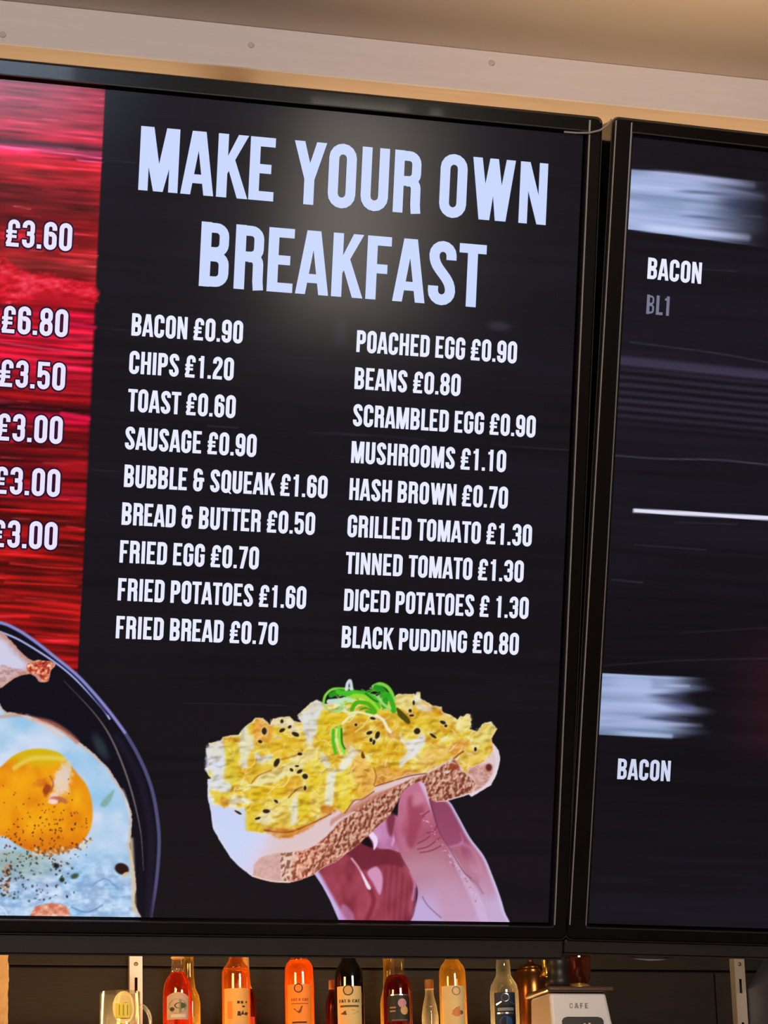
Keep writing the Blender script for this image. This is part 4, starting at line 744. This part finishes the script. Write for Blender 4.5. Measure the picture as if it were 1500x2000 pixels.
L = [('POACHED EGG \u00a30.90', 695.3, 1007.5), ('BEANS \u00a30.80', 691.6, 897), ('SCRAMBLED EGG \u00a30.90', 688.7, 1044), ('MUSHROOMS \u00a31.10', 685, 986), ('HASH BROWN \u00a30.70', 681.5, 989.7), ('GRILLED TOMATO \u00a31.30', 677.8, 1036.5), ('TINNED TOMATO \u00a31.30', 673.8, 1020.4), ('DICED POTATOES \u00a3 1.30', 671, 1030), ('BLACK PUDDING \u00a30.80', 666.3, 1010.7)]
for k, (s, a, b) in enumerate(L): txt(s, (a, 687.4 + 72.15 * k), b, 42.6, thin=-8)
for s, a, b, y_ in [('\u00a33.60', 10.8, 137.4, 480.5), ('\u00a36.80', 2.5, 129.3, 649.5), ('\u00a33.50', -2, 124, 754.5), ('\u00a33.00', -8, 118.7, 859.5), ('\u00a33.00', -13, 113.8, 963.5), ('\u00a33.00', -18, 108.5, 1067.5)]:
    txt(s, (a, y_), b, 53.5, M_price, halo=(M_halo, .0017))
q = S2.hit(1237, 268)
i2 = (q[0], q[0] + W_TV, S2.hit(1134.5, 1803)[1], q[1])
o2 = (S2.hit(1171.6, 650)[0], q[0] + W_TV + .018, S2.hit(1200, 1836)[1], S2.hit(1210, 231)[1])
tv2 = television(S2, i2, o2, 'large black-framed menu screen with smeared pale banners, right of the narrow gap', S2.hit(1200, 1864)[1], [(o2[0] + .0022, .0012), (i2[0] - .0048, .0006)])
uE = S2.hit(1560, 1000)[0]
d2 = mk(S2, ru(i2[0], uE, .0016), ru(i2[2], i2[3], .0012), paint_second, 'display', tv2)
mk(S2, ru(uE, i2[1], .02), ru(i2[2], i2[3], .02), lambda cv: dark_planks(cv, (22, 19, 28), 1.6, 15), 'display_far', tv2)
text_obj('menu_text', 'BACON', S2, (1263.5, 544.5), 1367.5, 42, M_txt, d2, label='lit lettering reading BACON, upper', thin=-4)
text_obj('menu_text', 'BL1', S2, (1261.5, 613), 1308, 38, M_dim, d2, label='faint grey lettering, half drawn, of a short word starting BL', thin=40)
text_obj('menu_text', 'BACON', S2, (1204.8, 1521.5), 1306.5, 40.5, material('lit_lettering_soft', (8, 8, 10), .2, emit=(206, 214, 240)), d2, label='lit lettering reading BACON, lower', thin=-2)
# loosened strip of protective film at the corner of the left screen
film = []
for (a, b) in [(1096, 260), (1120, 262), (1145, 262), (1166, 257), (1180, 247), (1189, 236)]:
    h = S1.hit(a, b); film.append(S1.pt(h[0], h[1], .0085))
tube('film_edge', film, .0011, material('clear_film', (150, 146, 142), .2, alpha=.75), tv1, 6)
# slack cable below the right screen
cab = []
for (a, b) in [(1222, 1866.5), (1232, 1869.5), (1250, 1875), (1275, 1877.5), (1300, 1877), (1322, 1872), (1342, 1866.5)]:
    h = S2.hit(a, b); cab.append(S2.pt(h[0], h[1], -.012))
tube('cable', cab, .0012, material('grey_cable', (150, 144, 138), .4), tv2, 8)

# ------------------------------------------------------------------ shelf and what stands on it
SY = 6.52
sz = float(at(600, 2085, SY)[2])
M_shelf = material('shelf_board', (52, 38, 26), .5, noise=.25, nscale=8, stretch=(1, 8, 8))
shx0, shx1 = float(at(-140, 1900, SY)[0]), float(at(1425, 1900, Y1)[0])
sh = empty('bar_shelf', 'dark board shelf carrying the bottles, below the edge of the picture', 'shelf', ((shx0 + shx1) / 2, Y1 - .15, sz - .03))
rel(box('shelf_board', (shx0, Y1 - .34, sz - .03), (shx1, Y1 - .0225, sz), M_shelf, None, .002), sh)
M_up = material('shelf_upright_steel', (186, 172, 158), .35, metal=.35)
M_dark = material('slot_dark', (10, 8, 6), .9)
def upright(px0, px1, label, side=False):
    a = at(px0, 1880, Y1 - .03); b = at(px1, 1880, Y1 - .03); x0, x1 = float(a[0]), float(b[0])
    dep = .030 if side else .015
    t = empty('shelf_upright', label, 'shelf upright', ((x0 + x1) / 2, Y1 - .024, .3), 'slotted shelf uprights')
    y0, y1 = Y1 - .019 - dep, Y1 - .019; xc = (x0 + x1) / 2; w = .0036; bm = bmesh.new()
    zt = 2.6; h0 = float(at(px0, 1909 if not side else 1912, y0)[2]); step = .11
    slots = [(h0 - k * step - .036, h0 - k * step) for k in range(9)]
    bevel_box(bm, (x0, y0, .3), (xc - w, y0 + .0015, zt)); bevel_box(bm, (xc + w, y0, .3), (x1, y0 + .0015, zt))
    zs = zt
    for (lo, hi) in slots: bevel_box(bm, (xc - w, y0, hi), (xc + w, y0 + .0015, zs)); zs = lo
    bevel_box(bm, (xc - w, y0, .3), (xc + w, y0 + .0015, zs))
    bevel_box(bm, (x0, y0 + .0015, .3), (x0 + .0015, y1, zt)); bevel_box(bm, (x1 - .0015, y0 + .0015, .3), (x1, y1, zt))
    bm_obj('channel', bm, M_up, t)
    hz = float(at(px0, 1883, y0)[2])
    s = lathe('screw', 0, 0, [(.0005, 0), (.0052, .0002), (.0052, .0012), (.0035, .0024), (.0008, .0026)], material('screw_steel', (130, 110, 88), .4, metal=.5), None, 16)
    s.rotation_euler = (math.pi / 2, 0, 0); s.parent = t; s.location = Vector((xc, y0, hz)) - t.location
    return t
upright(252.5, 277.5, 'slotted steel shelf upright behind the glass mug at left')
upright(1428, 1448, 'slotted steel shelf upright near the right edge, beside the grey-blue cabinet', True)

PXM = 1 / 828.0
def cyl_patch(name, cx, cy, r, polys, mat, parent, face=0.0, z0=0.0):
    vs, fs = [], []
    for q in polys:
        b = len(vs)
        for s_, z_ in q:
            a = face + s_ / r; vs.append((cx + r * math.sin(a), cy - r * math.cos(a), z0 + z_))
        fs.append(tuple(range(b, b + len(q))))
    o = mesh_obj(name, vs, fs, mat); return rel(o, parent)
def grid_polys(x0, x1, y0, y1, n=14, top=None):
    out = []
    for i in range(n):
        a = x0 + (x1 - x0) * i / n; b = x0 + (x1 - x0) * (i + 1) / n; ta = top(a) if top else y1; tb = top(b) if top else y1
        out.append([(a, y0), (b, y0), (b, tb), (a, ta)])
    return out
def disc(cx_, cy_, rx, ry, n=14): return [[(cx_ + rx * math.cos(2 * math.pi * k / n), cy_ + ry * math.sin(2 * math.pi * k / n)) for k in range(n)]]
def ring_polys(cx_, cy_, r0, r1, n=16):
    return [[(cx_ + r0 * math.cos(a), cy_ + r0 * math.sin(a)), (cx_ + r1 * math.cos(a), cy_ + r1 * math.sin(a)), (cx_ + r1 * math.cos(b), cy_ + r1 * math.sin(b)), (cx_ + r0 * math.cos(b), cy_ + r0 * math.sin(b))] for a, b in [(2 * math.pi * k / n, 2 * math.pi * (k + 1) / n) for k in range(n)]]
M_ink = material('label_ink', (48, 34, 26), .7)
def bottle(cxp, prof, mat, label, Y=SY, cap=None, capmat=None, liquid_y=None, neckmat=None, lab=None, prints=(), group='bottles on the bar shelf'):
    """prof: (photo y, half width in photo px) from the top down; the last entry runs to the shelf"""
    c = at(cxp, prof[-1][0], Y); cx_, cy_ = float(c[0]), float(c[1])
    zz = lambda y_: float(at(cxp, y_, Y)[2])
    t = empty('bottle', label, 'bottle', (cx_, cy_, sz), group)
    P = [(h * PXM, zz(y_)) for y_, h in prof]; rb = P[-1][0]
    split = None
    full = [(P[0][0] * .6, P[0][1] + .0005)] + P
    body = P + [(rb, sz + .006), (rb * .93, sz + .0006)]
    if liquid_y is not None:
        zl = zz(liquid_y); up = [p for p in body if p[1] > zl]; dn = [p for p in body if p[1] <= zl]
        k = len(up); a, b = up[-1], dn[0]; f = (a[1] - zl) / (a[1] - b[1]); rl = a[0] + (b[0] - a[0]) * f
        lathe('neck', cx_, cy_, up + [(rl, zl + .0002)], neckmat or M_clear, t, 28); lathe('body', cx_, cy_, [(rl, zl)] + dn, mat, t, 32)
    else: lathe('body', cx_, cy_, body, mat, t, 32)
    zt = P[0][1]
    if cap:
        h = cap * PXM; r = P[0][0] * 1.12; lathe('cap', cx_, cy_, [(r * .9, zt + h), (r, zt + h - .002), (r, zt - .002), (r * 1.06, zt - .004)], capmat, t, 20)
    face = -math.atan2(cx_, cy_)
    face = math.atan2(-cx_, cy_)
    if lab:
        for (nm, x0, x1, y0, y1, m, bow) in lab:
            z0, z1 = max(zz(y0), sz + .008), zz(y1); topf = (lambda s_: z1 - bow * abs(s_ / (abs(x1) * PXM)) ** 2 * PXM) if bow else None
            cyl_patch(nm, cx_, cy_, rb + .0006, grid_polys(x0 * PXM, x1 * PXM, z0, z1, 16, topf), m, t, face)
    for item in prints:
        kind, m = item[0], item[1]; rr = rb + .0011
        if kind == 'text':
            _, _, s_, xa, xb, yb, cap_ = item; ps, wd = text_polys(s_, 20); k = (xb - xa) * PXM / wd
            cyl_patch('label_print', cx_, cy_, rr, [[(xa * PXM + a * k, zz(yb) + b * cap_ * PXM / 700) for a, b in q_] for q_ in ps], m, t, face)
        elif kind == 'bar': _, _, xa, xb, ya, yb = item; cyl_patch('label_print', cx_, cy_, rr, grid_polys(xa * PXM, xb * PXM, zz(ya), zz(yb), 6), m, t, face)
        elif kind == 'disc': _, _, xa, ya, rx, ry = item; cyl_patch('label_print', cx_, cy_, rr + .0002 * (item[1] is not M_ink), disc(xa * PXM, zz(ya), rx * PXM, ry * PXM), m, t, face)
        elif kind == 'ring': _, _, xa, ya, r0, r1 = item; cyl_patch('label_print', cx_, cy_, rr + .0004, ring_polys(xa * PXM, zz(ya), r0 * PXM, r1 * PXM), m, t, face)
        elif kind == 'poly': _, _, pts_ = item; cyl_patch('label_print', cx_, cy_, rr + .0005, [[(a * PXM, zz(b)) for a, b in pts_]], m, t, face)
    return t
M_clear = clear_like('clear_glass', (232, 222, 200), .15)
M_clearw = glass_like('pale_spirit', (226, 222, 206), .06, .04)
M_amber = glass_like('amber_liqueur', (236, 160, 56), .14); M_orange = glass_like('orange_liqueur', (255, 158, 40), .42); M_gold = glass_like('golden_liqueur', (240, 200, 110), .16)
M_red = glass_like('red_spirit', (216, 108, 48), .12); M_rum = glass_like('dark_red_spirit', (150, 50, 26), .12); M_blk = material('dark_bottle_glass', (12, 9, 8), .06, spec=.7, coat=.5)
M_tan = material('tan_cap', (206, 150, 84), .5); M_cork = material('cork', (190, 140, 80), .8, noise=.2, nscale=60); M_silver = material('silver_collar', (200, 200, 206), .2, metal=.9)
Lb = lambda n, c, r=.6: material(n, tuple(v * .94 for v in c), r, noise=.06, nscale=40)
# 1 red spirit with rounded shoulders
bottle(347, [(1868, 11), (1893, 11.5), (1902, 14), (1912, 21), (1924, 26), (1940, 28), (1960, 28.5)], M_red, 'red spirit bottle with grey oval label, directly right of the glass mug', cap=4, capmat=M_tan, liquid_y=1899, neckmat=M_clear,
       lab=[('label', -23, 23, 1994, 1941, Lb('label_mauve', (176, 150, 140)), 8)], prints=[('disc', Lb('label_grey', (120, 124, 108)), 0, 1968, 19, 14), ('disc', Lb('label_green', (58, 68, 32)), 5, 1967, 12, 6), ('disc', Lb('label_green_dark', (44, 52, 30)), -11, 1974, 5, 4), ('bar', Lb('label_pale', (196, 186, 184)), -14, 16, 1990, 1984), ('poly', Lb('label_lilac', (150, 140, 160)), [(-20, 1992), (20, 1992), (18, 1978), (-18, 1984)])])
bottle(369, [(1866, 9.5), (1884, 10), (1905, 10), (1930, 13), (1945, 20), (1960, 22.5)], M_gold, 'slim golden bottle mostly hidden behind the red spirit bottle', Y=6.64, neckmat=M_tan,
       lab=[('label', -20, 20, 1999, 1988, Lb('label_yellow', (240, 200, 80)), 0)])
bottle(461, [(1866, 12), (1878, 15), (1890, 24), (1898, 27), (1912, 27.5), (1930, 27.5)], M_amber, 'amber bottle with plain tan label, second full bottle from the left', liquid_y=1893, neckmat=M_gold,
       lab=[('label', -27, 29, 2020, 1933, Lb('label_tan', (222, 168, 92)), 0)], prints=[('bar', Lb('label_orange', (226, 132, 40)), -18, -8, 1992, 1958), ('bar', M_ink, 2, 7, 1963, 1958), ('bar', M_ink, 9, 14, 1963, 1958), ('bar', M_ink, 20, 23, 1962, 1958), ('bar', M_ink, 12, 18, 1970, 1967), ('poly', M_ink, [(2, 1986), (3, 1978), (8, 1978), (9, 1987)]), ('poly', M_ink, [(9, 1985), (13, 1976), (16, 1984)]), ('poly', M_ink, [(16, 1984), (20, 1979), (26, 1981), (22, 1986)])])
bottle(480, [(1864, 7.5), (1900, 8), (1925, 10), (1940, 17), (1955, 20.5)], M_rum, 'dark red bottle with tan neck half hidden behind the amber bottle', liquid_y=1932, neckmat=M_tan, Y=6.63, lab=[('label', -18, 20, 2020, 1988, Lb('label_red', (214, 66, 20)), 0)])
bottle(584.5, [(1864, 14), (1874, 17), (1882, 24), (1891, 27.5), (1910, 28), (1924, 28.5)], M_orange, 'glowing orange bottle with orange label and round seal', liquid_y=1876, neckmat=M_gold,
       lab=[('label', -27.5, 28, 2040, 1925, Lb('label_bright_orange', (250, 140, 40)), 0)], prints=[('ring', M_ink, -2, 1933, 7, 9), ('disc', Lb('seal_orange', (236, 130, 44)), -2, 1932, 7, 7), ('text', Lb('ink_brown', (150, 74, 16)), 'FAT & CAT', -17, 18, 1958, 5.5), ('bar', Lb('ink_brown2', (170, 84, 20)), -17, 18, 1964, 1962), ('poly', Lb('ink_brown3', (120, 54, 14)), [(-13, 1973), (6, 1967), (2, 1980), (-2, 1982)]), ('bar', M_ink, -16, 14, 2001, 1998)])
bottle(682, [(1864, 13), (1877, 15), (1888, 22), (1898, 27), (1912, 28.5), (1926, 29)], M_blk, 'near-black bottle with cream label and round seal',
       lab=[('label', -28, 27, 2040, 1929, Lb('label_cream', (214, 188, 128)), 0)], prints=[('ring', M_ink, -2.5, 1937, 8.5, 10.5), ('disc', Lb('seal_tan', (206, 166, 104)), -2.5, 1936, 8.5, 8.5), ('text', M_ink, 'FAT & CAT', -22, 21, 1961, 6), ('bar', Lb('ink_soft', (96, 78, 52)), -20, 19, 1970, 1966), ('poly', Lb('ink_soft2', (84, 70, 44)), [(-20, 1983), (-10, 1977), (6, 1975), (19, 1979), (8, 1983), (-8, 1985)])])
bottle(650, [(1929, 6.5), (1940, 8), (1952, 13), (1966, 15)], M_rum, 'small dark bottle with tan stopper behind the near-black bottle', Y=6.64, cap=15, capmat=M_cork)
bottle(777, [(1864, 14), (1904, 15), (1912, 22), (1925, 27), (1940, 28), (1960, 28.5)], M_rum, 'dark red bottle with black arched label and pink emblem', liquid_y=1905, neckmat=M_clear,
       lab=[('label', -23, 27, 1998, 1944, Lb('label_black', (24, 20, 20)), 7)], prints=[('bar', M_silver, -14, 22, 1947, 1945), ('disc', Lb('emblem_pink', (190, 140, 160)), 9, 1962, 9, 9), ('disc', Lb('emblem_gold', (206, 160, 110)), 13, 1976, 8, 9), ('bar', Lb('label_text_tan', (170, 130, 100)), -17, -4, 1972, 1969), ('bar', Lb('label_text_tan2', (170, 130, 100)), -17, -5, 1979, 1976), ('bar', Lb('label_line', (140, 90, 60)), -14, 20, 1996, 1994)])
bottle(761, [(1866, 11), (1900, 11), (1930, 12), (1948, 17), (1960, 19)], M_gold, 'slim golden bottle behind the dark red bottle with black label', Y=6.64)
bottle(840, [(1929, 8), (1945, 9), (1965, 14), (1985, 17)], M_clearw, 'small clear bottle with wide cork, left of the golden bottle', Y=6.6, cap=16, capmat=M_cork,
       prints=[('bar', M_silver, -9, 9, 1969, 1967)])
bottle(884, [(1864, 12), (1876, 14), (1886, 22), (1896, 26), (1912, 26.5), (1926, 27)], M_gold, 'golden bottle with pale cream label and small orange fruit drawing',
       lab=[('label', -26.5, 27, 2040, 1928, Lb('label_ivory', (226, 196, 140)), 0)], prints=[('ring', Lb('seal_ink', (150, 124, 90)), 7, 1938, 7, 9), ('disc', Lb('fruit_orange', (214, 130, 70)), 7, 1980, 9, 8), ('poly', Lb('fruit_orange2', (206, 120, 60)), [(-4, 1984), (5, 1971), (14, 1968), (12, 1986)]), ('disc', Lb('fruit_dark', (110, 80, 50)), 17, 1980, 4, 4)])
bottle(985, [(1864, 12), (1884, 14), (1905, 15), (1914, 20), (1924, 26), (1936, 28.5), (1950, 29)], M_clearw, 'clear square-shouldered bottle with dark blue label',
       lab=[('label', -22, 24, 2040, 1941, Lb('label_navy', (20, 38, 72)), 0)], prints=[('ring', M_silver, 2, 1951, 7, 8.5), ('bar', M_silver, -16, 19, 1983, 1980), ('bar', Lb('label_grey_blue', (150, 160, 176)), -15, 19, 1977, 1971), ('bar', Lb('label_black2', (14, 14, 20)), -16, 19, 1970, 1966), ('disc', Lb('label_blue', (40, 104, 190)), 2, 1999, 14, 12), ('poly', M_silver, [(-18, 1963), (-6, 1958), (-6, 1960), (-17, 1966)]), ('poly', M_silver, [(10, 1958), (22, 1963), (21, 1966), (10, 1960)])])

# glass mug, left
def mug():
    c = at(234, 1960, 6.48); cx_, cy_ = float(c[0]), 6.48; zt = float(at(234, 1938, 6.48)[2]); r = 39 * PXM
    t = empty('glass_mug', 'clear straight-sided glass mug with round yellow-green badge, in front of the left shelf upright', 'mug', (cx_, cy_, sz))
    mg = clear_like('mug_glass', (252, 250, 244), .05)
    lathe('body', cx_, cy_, [(r, sz + .0006), (r, zt), (r - .0022, zt), (r - .0022, sz + .01), (.001, sz + .009)], mg, t, 40)
    face = math.atan2(-cx_, cy_); zb = float(at(250, 1972, 6.48)[2])
    cyl_patch('badge', cx_, cy_, r + .0007, disc(8 * PXM, zb, 22 * PXM, 31 * PXM, 24), material('badge_cream', (206, 190, 140), .4), t, face)
    cyl_patch('badge_centre', cx_, cy_, r + .0012, grid_polys(-8 * PXM, 22 * PXM, zb - 20 * PXM, zb + 8 * PXM, 8), material('badge_green', (176, 166, 40), .4), t, face)
    for k in range(3): cyl_patch('badge_mark', cx_, cy_, r + .0016, grid_polys((-2 + 8 * k) * PXM, (0 + 8 * k) * PXM, zb - 15 * PXM, zb + 5 * PXM, 2), material('badge_olive', (110, 104, 20), .5), t, face)
    h = []
    for k in range(13):
        a = math.pi * (k / 12 - .5); h.append((cx_ + (r - .001) * math.cos(.35) + .024 * math.cos(a), cy_ - (r) * math.sin(.35) - .006, zb - .03 + .036 * math.sin(a)))
    tube('handle', h, .0048, mg, t, 10)
mug()
# creased paper bag at the left edge
def paper_bag():
    a = at(-70, 1900, 6.45); b = at(13, 1900, 6.45); x0, x1 = float(a[0]), float(b[0]); zt = float(at(5, 1850, 6.45)[2])
    t = empty('paper_bag', 'creased tan paper bag cut off by the left edge of the picture', 'bag', ((x0 + x1) / 2, 6.45, sz))
    rg = random.Random(8); vs, fs = [], []; n, m = 28, 18; cx_ = (x0 + x1) / 2; rx = (x1 - x0) / 2
    for j in range(m):
        f = j / (m - 1); z = sz + .001 + (zt - sz) * f; k = 1 - .10 * max(0, f - .75) * 4 * .5
        for i in range(n):
            t_ = 2 * math.pi * i / n; cr = rg.uniform(-.0022, .0022) if 0 < j < m - 1 else 0
            sx_ = abs(math.cos(t_)) ** .5 * (1 if math.cos(t_) > 0 else -1); sy_ = abs(math.sin(t_)) ** .5 * (1 if math.sin(t_) > 0 else -1)
            vs.append((cx_ + (rx * k + cr) * sx_ + .004 * f, 6.45 + (.04 + cr) * sy_ * (1 - .3 * f), z))
    for j in range(m - 1):
        for i in range(n): fs.append((j * n + i, j * n + (i + 1) % n, (j + 1) * n + (i + 1) % n, (j + 1) * n + i))
    fs.append(tuple(range(n))[::-1]); fs.append(tuple((m - 1) * n + i for i in range(n)))
    o = mesh_obj('bag_body', vs, fs, material('kraft_paper', (200, 160, 108), .8, noise=.12, nscale=18, bump=.5)); rel(o, t)
    o2 = box('rolled_top', (cx_ - rx * .93 + .004, 6.45 - .024, zt), (cx_ + rx * .93 + .004, 6.45 + .024, zt + .012), o.data.materials[0], None, .004); rel(o2, t)
paper_bag()

# coffee grinder
GY = 6.1
def grinder():
    k = 1 / 5500.0 * float((W.T @ (at(1130, 1950, GY) - CAM))[2])          # metres per pixel there
    cx_, cy_ = float(at(1129, 1940, GY)[0]), GY + 57 * k; zt = float(at(1130, 1939, GY)[2]); zb = zt - .42
    t = empty('coffee_grinder', 'white-fronted coffee grinder with brown tray top and dark hopper neck', 'coffee grinder', (cx_, cy_, zb))
    Mw = material('grinder_grey_white', (182, 176, 178), .4, noise=.03, nscale=20, coat=.15); Mt = material('tray_brown', (62, 40, 28), .3, coat=.4); Mk = material('grinder_black', (26, 20, 20), .45, spec=.3)
    ang = 0.0; ca, sa = math.cos(ang), math.sin(ang)
    w0, d0 = 59 * k, 57 * k; w1, d1_ = 112 * k, 90 * k                       # half sizes at top and bottom
    def P(x, y, z): return (cx_ + x * ca - y * sa, cy_ + x * sa + y * ca, z)
    lv = [(0, 1, 1), (.0, 1, 1)]
    def rr(w, d, z, r=.008, n=4):
        out = []
        for sx_, sy_, a0 in [(1, 1, 90), (1, -1, 0), (-1, -1, -90), (-1, 1, -180)]:
            for q_ in range(n): a = math.radians(a0 - 90 * q_ / (n - 1)); out.append(P(sx_ * (w - r) + r * math.cos(a), sy_ * (d - r) + r * math.sin(a), z))
        return out
    loops = [rr(w0 * .96, d0 * .96, zt), rr(w0, d0, zt - .005)] + [[(p[0] + (w1 - w0) * f / 2, p[1], p[2]) for p in rr(w0 + (w1 - w0) * f / 2, d0 + (d1_ - d0) * f, zt - .005 - .415 * f)] for f in (.2, .5, .8, 1)]
    vs = [p for l in loops for p in l]; n = len(loops[0]); fs = [tuple(range(n))]
    for i in range(len(loops) - 1):
        for j in range(n): fs.append((i * n + j, (i + 1) * n + j, (i + 1) * n + (j + 1) % n, i * n + (j + 1) % n))
    fs.append(tuple((len(loops) - 1) * n + j for j in range(n))[::-1])
    rel(mesh_obj('body', vs, fs, Mw), t)
    # front face frame: x across, z down the sloping front
    def front(x, dz, off=.0015):
        f = max(0, (dz - .005)) / .415; return P(x, -(d0 + (d1_ - d0) * f) - off, zt - dz)
    ps, wd = text_polys('CAFE', 50, gap=190); s = 38 * k / wd; off_ = -20 * k
    vs, fs = [], []
    for q_ in ps:
        b = len(vs); vs += [front(off_ + a * s, 30 * k - b_ * 10 * k / 700) for a, b_ in q_]; fs.append(tuple(range(b, b + len(q_))))
    rel(mesh_obj('lettering', vs, fs, material('grinder_lettering', (120, 112, 112), .5)), t)
    vs = []; 
    for k_ in range(9): a = math.pi - math.pi * k_ / 8; 
    pts = [(-38, 120), (-38, 54), (-34, 49), (-26, 47), (36, 47), (44, 49), (48, 54), (48, 120)]
    rel(mesh_obj('control_panel', [front(a * k, b * k, .002) for a, b in pts], [tuple(range(len(pts)))], Mk), t)
    for (a, b) in [(8, 62), (18, 61)]: rel(mesh_obj('indicator', [front((a + p_) * k, (b + q_) * k, .0028) for p_, q_ in [(-2, -2), (2, -2), (2, 2), (-2, 2)]], [(0, 1, 2, 3)], material('indicator_light', (190, 170, 150), .3)), t)
    bm = bevel_box(None, (-66 * k, -68 * k, 0), (72 * k, 66 * k, 11 * k), .004)
    tr = bm_obj('tray', bm, Mt, None, xf=Matrix.Translation((cx_ + .0, cy_, zt + .001)) @ Matrix.Rotation(ang, 4, 'Z')); rel(tr, t)
    zt2 = zt + .001 + 11 * k
    n0 = P(-26 * k, -18 * k, 0); lathe('hopper_neck', n0[0], n0[1], [(26 * k, zt2), (25 * k, zt2 + 18 * k), (21 * k, zt2 + 24 * k), (21 * k, zt2 + 38 * k), (23 * k, zt2 + 44 * k), (23 * k, zt2 + 70 * k)], Mk, t, 28)
    n1 = P(20 * k, -4 * k, 0); lathe('hopper', n1[0], n1[1], [(14 * k, zt2), (18 * k, zt2 + 10 * k), (26 * k, zt2 + 22 * k), (29 * k, zt2 + 60 * k), (29 * k, zt2 + 75 * k)], glass_like('hopper_glass', (150, 100, 60), .35), t, 28)
    lathe('hopper_collar', n1[0], n1[1], [(30 * k, zt2 + .0005), (24 * k, zt2 + 8 * k), (19 * k, zt2 + 11 * k)], material('brass', (226, 176, 84), .25, metal=.8), t, 24)
    # plinth cupboard it stands on
    b_ = empty('plinth_cupboard', 'dark timber cupboard under the coffee grinder, below the edge of the picture', 'cupboard', (cx_, cy_, 0))
    rel(box('carcass', (cx_ - .3, cy_ - .2, 0), (cx_ + .3, cy_ + .16, zb - .0305), M_shelf, None, .003), b_); rel(box('worktop', (cx_ - .32, cy_ - .22, zb - .03), (cx_ + .32, cy_ + .17, zb - .0005), M_shelf, None, .003), b_)
    for sx_ in (-1, 1): dr = box('door', (cx_ + min(0, sx_ * .296) + .003, cy_ - .218, .06), (cx_ + max(0, sx_ * .296) - .003, cy_ - .2005, zb - .04), M_plank, None, .002); rel(dr, b_)
grinder()
# brass and copper pot between bottle and grinder
def pot():
    c = at(1038, 1925, 6.64); cx_, cy_ = float(c[0]), 6.64; k = PXM; z = lambda y_: float(at(1038, y_, 6.64)[2])
    t = empty('metal_pot', 'dark coppery round pot with brass fitting, between the blue-labelled bottle and the grinder', 'pot', (cx_, cy_, sz))
    mc = material('dark_copper', (120, 74, 36), .22, metal=.85)
    lathe('body', cx_, cy_, [(26 * k, sz + .0006), (34 * k, sz + .02), (37 * k, z(1935)), (35 * k, z(1905)), (30 * k, z(1897)), (31 * k, z(1895)), (27 * k, z(1894))], mc, t, 32)
    lathe('lid', cx_, cy_, [(28 * k, z(1893.5)), (20 * k, z(1886)), (7 * k, z(1882)), (6 * k, z(1876)), (10 * k, z(1870)), (6 * k, z(1866))], mc, t, 24)
    b = at(1066, 1890, 6.6); mb = material('polished_brass', (236, 176, 70), .2, metal=.85)
    lathe('spout_fitting', float(b[0]), 6.6, [(9 * k, z(1912)), (11 * k, z(1904)), (7 * k, z(1897)), (8 * k, z(1890)), (9 * k, z(1872)), (7 * k, z(1862))], mb, t, 18)
    tube('spout', [(cx_ + 28 * k, 6.63, z(1925)), (cx_ + 30 * k, 6.61, z(1916)), (float(b[0]), 6.6, z(1908))], .006, mc, t, 8)
pot()
# grey-blue cabinet at the right
def cabinet():
    a = at(1461, 1950, 6.7); x0 = float(a[0]); zt = float(at(1500, 1872, 6.7)[2]); zm = float(at(1462, 1932, 6.7)[2]); dx = 46 * PXM
    t = empty('grey_cabinet', 'grey-blue metal cabinet with sloping corner at the right edge', 'cabinet', (x0 + .35, 6.62, 0))
    m = material('grey_blue_enamel', (58, 62, 82), .45); y0, y1 = 6.55, 6.71
    out = [(x0, .0), (x0, zm), (x0 + dx, zt), (x0 + .7, zt), (x0 + .7, .0)]
    vs = [(x, y0, z) for x, z in out] + [(x, y1, z) for x, z in out]; n = 5
    fs = [tuple(range(n)), tuple(range(n, 2 * n))[::-1]] + [(i, i + n, (i + 1) % n + n, (i + 1) % n) for i in range(n)]
    rel(mesh_obj('casing', vs, fs, m), t)
    d = box('door', (x0 + .05, y0 - .016, .1), (x0 + .66, y0 - .0005, zm - .05), m, None, .004); rel(d, t); rel(box('handle', (x0 + .08, y0 - .04, .9), (x0 + .095, y0 - .0165, 1.1), M_silver, None, .003), t)
cabinet()
